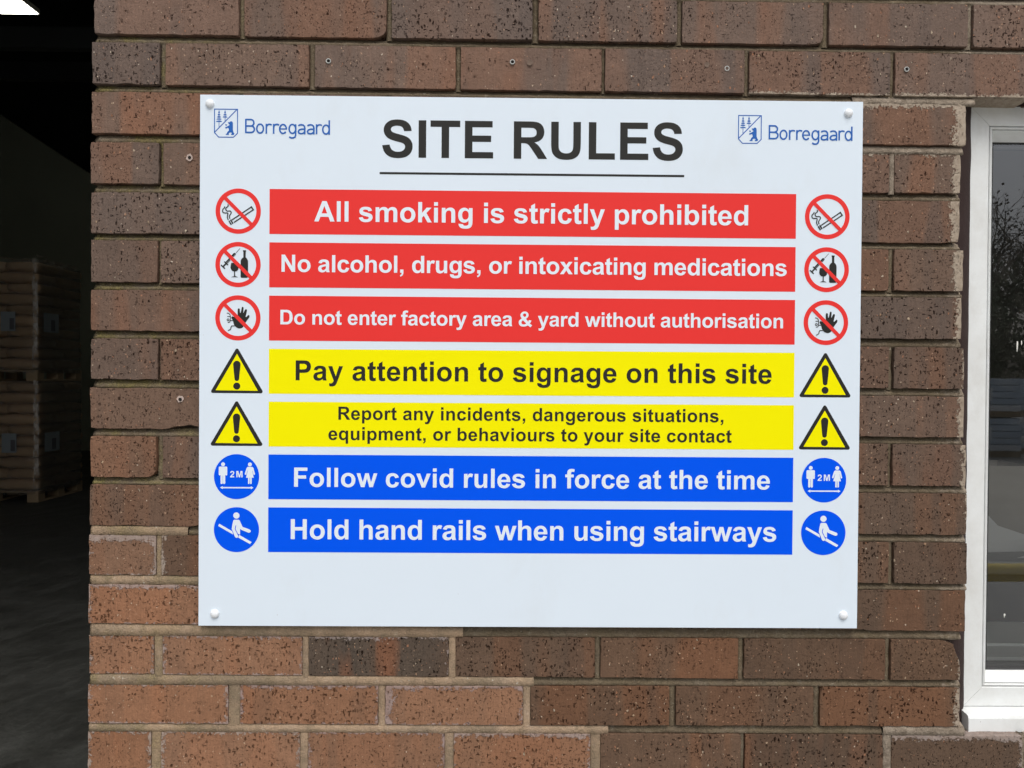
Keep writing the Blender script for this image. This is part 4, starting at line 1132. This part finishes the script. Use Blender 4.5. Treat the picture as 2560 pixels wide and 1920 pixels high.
# cabinet with papers on top
M_DESK = plain('dark_grey_laminate', (0.075, 0.08, 0.09), 0.5, 0.1, 10)
desk = empty('cabinet', (1.9, 0.72, 0.0), 'dark grey office cabinet just inside the window', 'cabinet')
MB().box(-0.62, 0.62, -0.25, 0.25, 0.02, 1.205).build('carcass', M_DESK, desk, bevel=0.003)
MB().box(-0.64, 0.64, -0.27, 0.27, 1.206, 1.235).build('cabinet_top', plain('grey_laminate_top', (0.22, 0.22, 0.215), 0.5, 0.1, 10), desk, bevel=0.003)
for sx in (-0.31, 0.31):
    MB().box(sx - 0.295, sx + 0.295, -0.268, -0.251, 0.08, 1.19).build('cabinet_door', M_DESK, desk, bevel=0.002)
M_PAPER = plain('paper', (0.62, 0.62, 0.60), 0.7, 0.04, 6)
def sheet(name, x, y, z, w, h, tilt, rz, curl, label):
    V, F = [], []
    nx = 8
    for i in range(nx + 1):
        u = i / nx - 0.5
        for j in (0, 1):
            V.append((u * w, curl * (4 * u * u) + 0.003 * j, j * h))
    for i in range(nx): F.append((2 * i, 2 * i + 2, 2 * i + 3, 2 * i + 1))
    o = link_mesh(name, V, F, M_PAPER, None, (x, y, z), smooth=True)
    o.rotation_euler = (tilt, 0.0, rz)
    md = o.modifiers.new('thick', 'SOLIDIFY'); md.thickness = 0.0006
    return tag(o, label, 'paper', 'papers behind the window')
def crease(name, x, y, z, pts, rz, label):
    V = [(a, c, b) for a, b, c in pts]
    V2 = [(a, c + 0.0012, b) for a, b, c in pts]
    n = len(V)
    F = [(0, i, i + 1) for i in range(1, n - 1)] + [(n, n + i + 1, n + i) for i in range(1, n - 1)] + [(i, i + n, (i + 1) % n + n, (i + 1) % n) for i in range(n)]
    o = link_mesh(name, V + V2, F, M_PAPER, None, (x, y, z)); o.rotation_euler = (0, 0, rz)
    return tag(o, label, 'paper')
box_o = empty('cardboard_box', (1.70, 0.80, 1.2360), 'pale open topped box on the cabinet inside the window', 'box')
M_CARD = plain('pale_card', (0.34, 0.31, 0.26), 0.8, 0.1, 12)
for bx in ((-0.08, 0.08, -0.07, -0.066, 0.004, 0.17), (-0.08, 0.08, 0.066, 0.07, 0.004, 0.17), (-0.08, -0.076, -0.0655, 0.0655, 0.004, 0.17), (0.076, 0.08, -0.0655, 0.0655, 0.004, 0.17)):
    MB().box(*bx).build('side_panel', M_CARD, box_o)
MB().box(-0.08, 0.08, -0.07, 0.07, 0, 0.0035).build('base_panel', M_CARD, box_o)
crease('curled_paper', 1.56, 0.53, 1.2362, [(-0.15, 0.0, 0), (0.22, 0.0, 0), (0.22, 0.045, 0.01), (0.08, 0.035, 0.01), (0.02, 0.055, 0.02), (-0.045, 0.135, 0.05), (-0.15, 0.05, 0.02)], 0.12, 'large pale sheet folded to a point behind the glass')
crease('loose_paper', 1.72, 0.46, 1.2362, [(-0.15, 0.0, 0), (0.15, 0.0, 0.0), (0.15, 0.03, 0.01), (-0.10, 0.012, 0.01)], -0.1, 'low curled edge of a pale sheet right of the folded one')

# ------------------------------------------------------------------ warehouse interior
def floor_mat():
    t = NT('dirty_concrete')
    v = t.n('TexCoord').outputs['Object']
    w = t.noise(v, 2.6, 8, 0.7, out='Color')
    vv = t.n('VectorMath', {0: v, 1: t.n('VectorMath', {0: w, 1: (0.30, 0.30, 0)}, operation='MULTIPLY').outputs[0]}, operation='ADD').outputs[0]
    rot = t.n('Mapping', {'Vector': vv, 'Rotation': (0, 0, R(-66))})
    st = t.noise(t.mapped(rot.outputs[0], (1.6, 6.0, 1)), 1.0, 12, 0.74)
    st = t.math('ADD', t.math('MULTIPLY', st, 0.62), t.math('MULTIPLY', t.noise(v, 2.3, 10, 0.72), 0.38))
    c = t.ramp(st, [(0.36, (0.016, 0.016, 0.013)), (0.54, (0.040, 0.041, 0.036)), (0.7, (0.066, 0.067, 0.061))])
    f = t.math('MULTIPLY', t.math('MULTIPLY_ADD', t.noise(v, 18, 6, 0.7), 0.9, 0.55), t.math('MULTIPLY_ADD', t.noise(v, 3.1, 6, 0.7), 1.0, 0.5))
    f = t.math('MULTIPLY', f, t.math('MULTIPLY_ADD', t.noise(v, 90, 4, 0.7), 1.0, 0.5))
    c = t.mix(1.0, c, t.n('CombineXYZ', {0: f, 1: f, 2: f}).outputs[0], 'MULTIPLY')
    r = t.ramp(st, [(0.35, 0.45), (0.6, 0.8)])
    return t.bsdf(c, r, bump=t.noise(v, 60, 5), bstr=0.4, bdist=0.003)
M_FLOOR = floor_mat()
fl = MB().box(-16, 0.2, 0.0, 22, -0.1, 0.004).build('floor', M_FLOOR)
tag(fl, kind='structure')
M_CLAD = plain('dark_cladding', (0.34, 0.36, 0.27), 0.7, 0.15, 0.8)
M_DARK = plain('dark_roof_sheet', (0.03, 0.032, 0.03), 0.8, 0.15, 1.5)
M_STEEL = plain('dark_steel', (0.05, 0.055, 0.055), 0.5, 0.1, 3)
wh = empty('warehouse', (-6, 10, 0), 'dark steel warehouse interior beyond the open doorway', 'building')
def hl(V): return [(x + 6, y - 10, z) for x, y, z in V]
# gable end wall whose top edge falls to the right
gy = 15.0
cm = cam.matrix_world
V = [(-16, gy, 0), (0.2, gy, 0), (0.2, gy, 1.2), (-7.0, gy, 4.98), (-10.9, gy, 7.53), (-16, gy, 11)]
V += [(x, y + 0.2, z) for x, y, z in V]
n = 6
F = [tuple(range(n)), tuple(range(2 * n - 1, n - 1, -1))] + [(i, i + n, (i + 1) % n + n, (i + 1) % n) for i in range(n)]
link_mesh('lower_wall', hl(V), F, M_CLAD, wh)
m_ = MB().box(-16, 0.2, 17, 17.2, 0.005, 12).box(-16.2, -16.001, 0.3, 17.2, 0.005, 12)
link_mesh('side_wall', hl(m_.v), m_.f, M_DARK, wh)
m_ = MB().box(0.2005, 0.249, 0.3, 17.0, 0.005, 12)
link_mesh('partition_wall', hl(m_.v), m_.f, plain('pale_bounce_block', (0.45, 0.45, 0.43), 0.8, 0.1, 3), wh)  # unseen partition, made pale to bounce light onto the sacks
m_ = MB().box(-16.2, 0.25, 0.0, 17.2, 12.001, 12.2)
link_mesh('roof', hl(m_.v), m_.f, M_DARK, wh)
# added unseen front wall round the doorway and above the brickwork, blocking sky light
m_ = MB().box(-16.2, -5.2, 0.0, 0.3, 0.005, 12).box(-5.2, -0.1505, 0.0, 0.3, 5.4, 12).box(-0.150, 5.4, 0.03, 0.3, ZS + 0.305, 12)
link_mesh('light_block_wall', hl(m_.v), m_.f, plain('light_block_grey', (0.35, 0.36, 0.36), 0.6, 0.05, 2), wh)
for z, y in ((6.3, 10.0), (6.8, 12.5)):
    m_ = MB().box(-15.9, 0.19, y, y + 0.15, z, z + 0.3)
    link_mesh('beam', hl(m_.v), m_.f, M_STEEL, wh)

# high bay light: frame with four glowing strips
lz = 6.02
M_LED = NT('led_diffuser'); 
em = M_LED.n('Emission', {'Color': (1.0, 1.0, 0.86, 1), 'Strength': 6.0})
M_LED.t.links.new(em.outputs[0], M_LED.out.inputs['Surface']); M_LED = M_LED.m
M_LF = plain('light_housing', (0.6, 0.6, 0.5), 0.5, 0.05, 10)
M_GAP = NT('led_gap_glow')
em = M_GAP.n('Emission', {'Color': (1.0, 0.80, 0.80, 1), 'Strength': 0.45})  # emission paints the lit look of the gaps between strips
M_GAP.t.links.new(em.outputs[0], M_GAP.out.inputs['Surface']); M_GAP = M_GAP.m
for lx, ly, lb in ((-5.52, 8.215, 'bright four strip warehouse light hanging at top left'),
                   (-1.4, 8.035, 'added unseen strip light to the right along the same row, brightening the sack loads'),  # this and the next two: lamps added out of view to light the sacks
                   (-1.4, 12.6, 'added unseen strip light in the second row, right one, brightening the sack loads'),
                   (-5.41, 12.6, 'added unseen strip light in the second row, left one, brightening the sack loads')):
    lamp = empty('ceiling_light', (lx, ly, lz), lb, 'light', 'strip lights hanging in the warehouse')
    MB().box(-0.235, 0.235, -0.175, 0.175, 0.012, 0.07).build('housing', M_LF, lamp)
    for i in range(4):
        y = -0.165 + 0.0865 * i
        MB().box(-0.225, 0.225, y, y + 0.060, 0.0, 0.0115).build('diffuser', M_LED, lamp)
    MB().box(-0.23, 0.23, -0.17, 0.17, 0.0117, 0.0119).build('gap_glow', M_GAP, lamp)
    for x in (-0.2, 0.2):
        MB().tube((x, 0, 0.07), (x, 0, 12.0 - lz), 0.006, n=6).build('hanger', M_STEEL, lamp)


# loads of sacks on pallets
def sack_mat():
    t = NT('paper_sack')
    v = t.n('TexCoord').outputs['Object']; oi = t.n('ObjectInfo')
    k = t.math('MULTIPLY_ADD', oi.outputs['Random'], 0.35, 0.8)
    nz_ = t.math('MULTIPLY_ADD', t.noise(v, 6, 5), 0.3, 0.85)
    kk = t.math('MULTIPLY', k, nz_)
    c = t.mix(1.0, (0.44, 0.30, 0.17, 1), t.n('CombineXYZ', {0: kk, 1: kk, 2: kk}).outputs[0], 'MULTIPLY')
    return t.bsdf(c, 0.6, bump=t.noise(v, 9, 4), bstr=0.5, bdist=0.03)
M_SACK = sack_mat()
M_PALL = plain('pallet_wood', (0.30, 0.22, 0.13), 0.8, 0.2, 8, 0.3)
def wrap_mat():
    t = NT('clear_stretch_wrap')
    v = t.n('TexCoord').outputs['Object']
    h = t.noise(t.mapped(v, (1, 1, 7)), 3.0, 5, 0.7)
    bp = t.n('Bump', {'Height': h, 'Strength': 0.8, 'Distance': 0.05})
    g = t.n('BsdfGlossy', {'Color': (0.9, 0.9, 0.9, 1), 'Roughness': 0.16})
    t.set(g.inputs['Normal'], bp.outputs[0])
    tr = t.n('BsdfTransparent', {'Color': (0.93, 0.93, 0.92, 1)})
    fr = t.n('Fresnel', {'IOR': 1.4}); t.set(fr.inputs['Normal'], bp.outputs[0])
    f = t.math('MULTIPLY_ADD', fr.outputs[0], 1.3, 0.02, clamp=True)
    a = t.n('MixShader', {0: f, 1: tr.outputs[0], 2: g.outputs[0]})
    df = t.n('BsdfDiffuse', {'Color': (0.5, 0.47, 0.42, 1)})
    a = t.n('MixShader', {0: t.math('MULTIPLY', h, 0.14), 1: a.outputs[0], 2: df.outputs[0]})
    t.t.links.new(a.outputs[0], t.out.inputs['Surface'])
    return t.m
M_WRAP = wrap_mat()
def glint_mat():
    t = NT('film_glint')  # broken pale patches painting the glint of the wrap
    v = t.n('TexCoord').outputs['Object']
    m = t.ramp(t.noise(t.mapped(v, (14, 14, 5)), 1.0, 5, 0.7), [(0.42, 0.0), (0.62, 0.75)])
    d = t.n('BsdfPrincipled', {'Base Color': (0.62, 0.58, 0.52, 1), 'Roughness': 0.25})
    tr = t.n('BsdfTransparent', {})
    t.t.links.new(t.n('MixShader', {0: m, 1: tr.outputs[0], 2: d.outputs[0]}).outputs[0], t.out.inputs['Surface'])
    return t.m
M_GLINT = glint_mat()
M_LBL = plain('shipping_label', (0.21, 0.24, 0.25), 0.5, 0.05, 10)
M_CODE = plain('label_print', (0.08, 0.08, 0.09), 0.6, 0.1, 10)
def sack_mesh(w, d, h):
    bm = bmesh.new()
    bmesh.ops.create_cube(bm, size=1.0)
    bmesh.ops.subdivide_edges(bm, edges=bm.edges[:], cuts=3, use_grid_fill=True)
    for v in bm.verts:
        x, y, z = v.co * 2
        k = 1
        e = 1 - 0.10 * (max(abs(x), abs(y)) ** 6)
        v.co = Vector((x * w / 2 * (0.985 if abs(z) < 0.4 else 0.955), y * d / 2 * (0.985 if abs(z) < 0.4 else 0.955), z * h / 2 * (1 - 0.42 * max(abs(x), abs(y)) ** 8) * (1.0 + 0.10 * math.cos(x * 2.0) * math.cos(y * 2.0))))
    me = bpy.data.meshes.new('sack'); bm.to_mesh(me); bm.free()
    me.polygons.foreach_set('use_smooth', [True] * len(me.polygons))
    me.materials.append(M_SACK)
    return me
SA, SB = sack_mesh(0.60, 0.40, 0.138), sack_mesh(0.40, 0.60, 0.138)
def pallet_load(x, y, z, label, seed, layers=10):
    """x, y: front right corner; the load runs 1.2 m left and 1.0 m back"""
    root = empty('pallet_load', (x, y, z), label, 'pallet load', 'wrapped loads of brown sacks in the warehouse')
    rn = random.Random(seed)
    for i in range(5):
        MB().box(-1.2, 0.0, i * 0.225, i * 0.225 + 0.1, 0.118, 0.14).build('top_board', M_PALL, root)
    for i in range(3):
        MB().box(-1.2 + i * 0.53, -1.2 + i * 0.53 + 0.14, 0.0, 1.0, 0.0, 0.022).build('bottom_board', M_PALL, root)
        for j in range(3):
            MB().box(-1.2 + i * 0.53, -1.2 + i * 0.53 + 0.14, j * 0.43, j * 0.43 + 0.14, 0.0225, 0.1175).build('block', M_PALL, root)
    for L in range(layers):
        zc = 0.142 + 0.136 * (L + 0.5)
        if L % 2 == 0:
            sp = [(-0.30, 0.20, SA), (-0.90, 0.20, SA), (-0.20, 0.70, SB), (-0.60, 0.70, SB), (-1.0, 0.70, SB)]
        else:
            sp = [(-0.20, 0.30, SB), (-0.60, 0.30, SB), (-1.0, 0.30, SB), (-0.30, 0.80, SA), (-0.90, 0.80, SA)]
        for (a, b, me) in sp:
            o = bpy.data.objects.new('sack', me); COL.objects.link(o); o.parent = root
            o.location = (a + jit(rn, 0.012), b + jit(rn, 0.012), zc); o.rotation_euler = (jit(rn, 0.012), jit(rn, 0.015), jit(rn, 0.02))
    top = 0.142 + 0.136 * layers
    # stretch wrap: rounded skin that sags between sacks
    V, F = [], []
    ring_pts = []
    cxx, cyy, a_, b_ = -0.6, 0.5, 0.615, 0.515
    for i in range(64):
        t_ = 2 * math.pi * i / 64
        c, s_ = math.cos(t_), math.sin(t_)
        e = 0.16
        ring_pts.append((cxx + a_ * math.copysign(abs(c) ** e, c), cyy + b_ * math.copysign(abs(s_) ** e, s_)))
    nzr = 40
    for j in range(nzr + 1):
        zz = 0.10 + (top + 0.01 - 0.10) * j / nzr
        for i, (px, py) in enumerate(ring_pts):
            k = 1 + 0.006 * noise.noise(Vector((px * 6, py * 6, zz * 14 + seed)))
            V.append((cxx + (px - cxx) * k, cyy + (py - cyy) * k, zz))
    for j in range(nzr):
        for i in range(64):
            i2 = (i + 1) % 64
            F.append((j * 64 + i, j * 64 + i2, (j + 1) * 64 + i2, (j + 1) * 64 + i))
    link_mesh('stretch_wrap', V, F, M_WRAP, root, smooth=True)
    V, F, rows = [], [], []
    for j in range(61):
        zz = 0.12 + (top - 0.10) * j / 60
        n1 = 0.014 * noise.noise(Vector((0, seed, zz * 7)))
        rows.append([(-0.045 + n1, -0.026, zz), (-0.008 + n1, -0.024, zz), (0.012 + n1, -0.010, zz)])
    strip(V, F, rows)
    link_mesh('corner_glint', V, F, M_GLINT, root, smooth=True)  # pale ribbon painting the highlight streak along the wrapped corner
    # labels near the corner
    l1 = MB().box(-0.44, -0.26, -0.022, -0.0195, 0.62, 0.86).build('shipping_label', M_LBL, root)
    MB().box(-0.33, -0.275, -0.0235, -0.0222, 0.64, 0.78).build('printed_code', M_CODE, l1)
    l2 = MB().box(0.0195, 0.022, 0.10, 0.42, 0.62, 0.86).build('shipping_label', M_LBL, root)
    MB().box(0.0222, 0.0235, 0.25, 0.34, 0.64, 0.78).build('printed_code', M_CODE, l2)
    return root, top
px_, py_ = -5.34, 8.46
r_, tp = pallet_load(px_, py_, 0.005, 'lower wrapped load of brown sacks standing on the warehouse floor', 3)
r2, tp2 = pallet_load(px_ - 0.02, py_ + 0.01, 0.010 + tp + 0.006, 'upper wrapped load of brown sacks with loose film on top', 8)
# loose film on top of the upper load, its sheen painted as pale streaks
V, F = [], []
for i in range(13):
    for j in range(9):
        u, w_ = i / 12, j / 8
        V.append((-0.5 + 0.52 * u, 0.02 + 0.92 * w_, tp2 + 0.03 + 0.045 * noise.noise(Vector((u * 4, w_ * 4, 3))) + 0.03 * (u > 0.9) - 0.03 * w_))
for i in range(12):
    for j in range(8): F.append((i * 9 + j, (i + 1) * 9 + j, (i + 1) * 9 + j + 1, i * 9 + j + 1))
link_mesh('top_film', V, F, M_GLINT, r2, smooth=True)

# ------------------------------------------------------------------ yard behind the camera, reflected in the pane
def ground_mat():
    t = NT('yard_concrete')
    v = t.n('TexCoord').outputs['Object']
    c = t.ramp(t.noise(v, 0.8, 7, 0.65), [(0.3, (0.22, 0.22, 0.21)), (0.7, (0.38, 0.375, 0.35))])
    return t.bsdf(c, 0.8, bump=t.noise(v, 30, 5), bstr=0.4, bdist=0.004)
gm = MB(); gm.box(-200, 200, -300, 0.0, -0.3, 0.0).box(-200, 200, 22.001, 200, -0.3, -0.002)
gm.box(-200, -16.001, 0.0, 22.001, -0.3, -0.002).box(0.201, 200, 0.0, 22.001, -0.3, -0.002)
tag(gm.build('ground', ground_mat()), kind='structure')

M_YEL2 = plain('yellow_rail_paint', (0.80, 0.60, 0.01), 0.4, 0.1, 6)
rail = empty('guard_rail', (2.0, -1.42, 0), 'yellow tubular guard rail reflected low in the window glass', 'guard rail')
MB().tube((-0.2, 0, 0.93), (4.5, 0, 0.93), 0.032, n=20).build('top_rail', M_YEL2, rail, smooth=True)
for x in (0.9, 2.6, 4.3):
    MB().tube((x, 0, 0.0), (x, 0, 0.905), 0.03, n=16).build('post', M_YEL2, rail, smooth=True)
    MB().box(x - 0.07, x + 0.07, -0.07, 0.07, 0.0, 0.012).build('base_plate', M_YEL2, rail)

# wrapped blue-white stacks across the yard
M_BW = plain('pale_blue_wrap', (0.50, 0.60, 0.70), 0.35, 0.3, 5)
M_WHT = plain('white_wrap', (0.80, 0.82, 0.83), 0.4, 0.15, 4)
def yard_stack(x, y, label, seed, rz):
    root = empty('wrapped_stack', (x, y, 0), label, 'wrapped stack', 'wrapped stacks reflected from across the yard', rz)
    rn = random.Random(seed)
    for t_ in range(2):
        zb_ = t_ * 0.84
        MB().box(-0.6, 0.6, -0.5, 0.5, zb_ + 0.005, zb_ + 0.12).build('pallet', M_PALL, root)
        for j in range(5):
            MB().box(-0.6 + jit(rn, .02), 0.6 + jit(rn, .02), -0.5, 0.5, zb_ + 0.123 + j * 0.14, zb_ + 0.255 + j * 0.14).build('wrapped_pack', M_BW if rn.random() < 0.7 else M_WHT, root, bevel=0.02)
        MB().box(-0.25, 0.02, 0.505, 0.507, zb_ + 0.35, zb_ + 0.62).build('paper_label', M_WHT, root)
yard_stack(10.7, -15.2, 'left wrapped pale blue stack reflected in the window', 1, 0.1)
yard_stack(12.3, -15.0, 'right wrapped pale blue stack reflected in the window', 2, 0.1)

M_BARK = plain('bark', (0.15, 0.13, 0.105), 0.9, 0.25, 6, 0.4)
M_LEAF = plain('dark_leaves', (0.075, 0.10, 0.05), 0.7, 0.4, 2)
def bare_tree(seed, H):
    rn = random.Random(seed)
    trunk, crown = MB(), MB()
    def grow(p, d, L, r, dep):
        q = p + d * L
        (trunk if dep < 1 else crown).tube(p, q, r, r * 0.72, n=6 if dep < 2 else 3, cap=False)
        if dep >= 5:
            for _ in range(1):
                c_ = q + Vector((rn.uniform(-.3, .3), rn.uniform(-.3, .3), rn.uniform(-.3, .3)))
                u_ = Vector((rn.uniform(-1, 1), rn.uniform(-1, 1), rn.uniform(-1, 1))).normalized() * rn.uniform(.03, .07)
                w_ = u_.orthogonal() * 0.6; b_ = len(crown.v)
                crown.v += [tuple(c_ + u_), tuple(c_ + w_), tuple(c_ - u_), tuple(c_ - w_)]; crown.f.append((b_, b_ + 1, b_ + 2, b_ + 3))
        if dep >= 7: return
        for _ in range(3 if dep < 5 else 2):
            nd = (d + Vector((rn.uniform(-1, 1), rn.uniform(-1, 1), rn.uniform(-0.8, 0.7))) * (0.95 if dep else 0.6)).normalized()
            grow(p + d * L * rn.uniform(0.65, 1.0), nd, L * rn.uniform(0.60, 0.84), r * 0.58, dep + 1)
    grow(Vector((0, 0, 0)), Vector((0.03, 0.02, 1)).normalized(), H * 0.26, H * 0.02, 0)
    return trunk, crown
def add_tree(x, y, seed, H, label):
    tr_, cr_ = bare_tree(seed, H)
    root = empty('bare_tree', (x, y, 0), label, 'tree', 'bare trees reflected in the window')
    tr_.build('trunk', M_BARK, root); cr_.build('crown', M_BARK, root)
add_tree(19.5, -29.0, 11, 12.0, 'bare branching tree reflected in the upper window pane, nearest')
add_tree(22.5, -33.0, 12, 14.0, 'taller bare tree reflected behind the nearest one')
add_tree(16.5, -34.0, 13, 13.0, 'bare tree reflected at the left edge of the pane')
add_tree(26.5, -36.0, 14, 13.0, 'bare tree reflected at the right edge of the pane')
def bush(x, y, rx, rz_, seed, label, n=4200):
    rn = random.Random(seed)
    V, F = [], []
    for i in range(n):
        a, b = rn.uniform(0, 2 * math.pi), rn.uniform(-1, 1)
        rr = rn.uniform(0.4, 1.0) ** 0.5
        q = math.sqrt(1 - b * b)
        lump = 1 + 0.35 * noise.noise(Vector((math.cos(a) * 2, math.sin(a) * 2, b * 2 + seed)))
        p = Vector((rx * q * math.cos(a) * rr * lump, rx * 0.6 * q * math.sin(a) * rr * lump, rz_ * (1 + b * rr * lump)))
        s_ = rn.uniform(0.05, 0.15)
        u = Vector((rn.uniform(-1, 1), rn.uniform(-1, 1), rn.uniform(-1, 1))).normalized()
        w_ = u.orthogonal().normalized()
        k0 = len(V)
        V += [tuple(p + u * s_), tuple(p + w_ * s_ * 0.5), tuple(p - u * s_), tuple(p - w_ * s_ * 0.5)]
        F.append((k0, k0 + 1, k0 + 2, k0 + 3))
    root = empty('evergreen_tree', (x, y, 0), label, 'tree', 'evergreen trees reflected in the window')
    link_mesh('crown', V, F, M_LEAF, root)
    MB().tube((0, 0, 0), (0, 0, rz_ * 1.2), 0.16, 0.06, n=7).build('trunk', M_BARK, root)
bush(15.0, -24.5, 3.0, 2.6, 3, 'dark bushy evergreen reflected behind the wrapped stacks')
bush(19.5, -26.0, 3.4, 3.0, 4, 'wide dark evergreen reflected to the right of the stacks')
bush(24.0, -27.0, 3.2, 2.7, 5, 'evergreen reflected at the far right edge of the window')
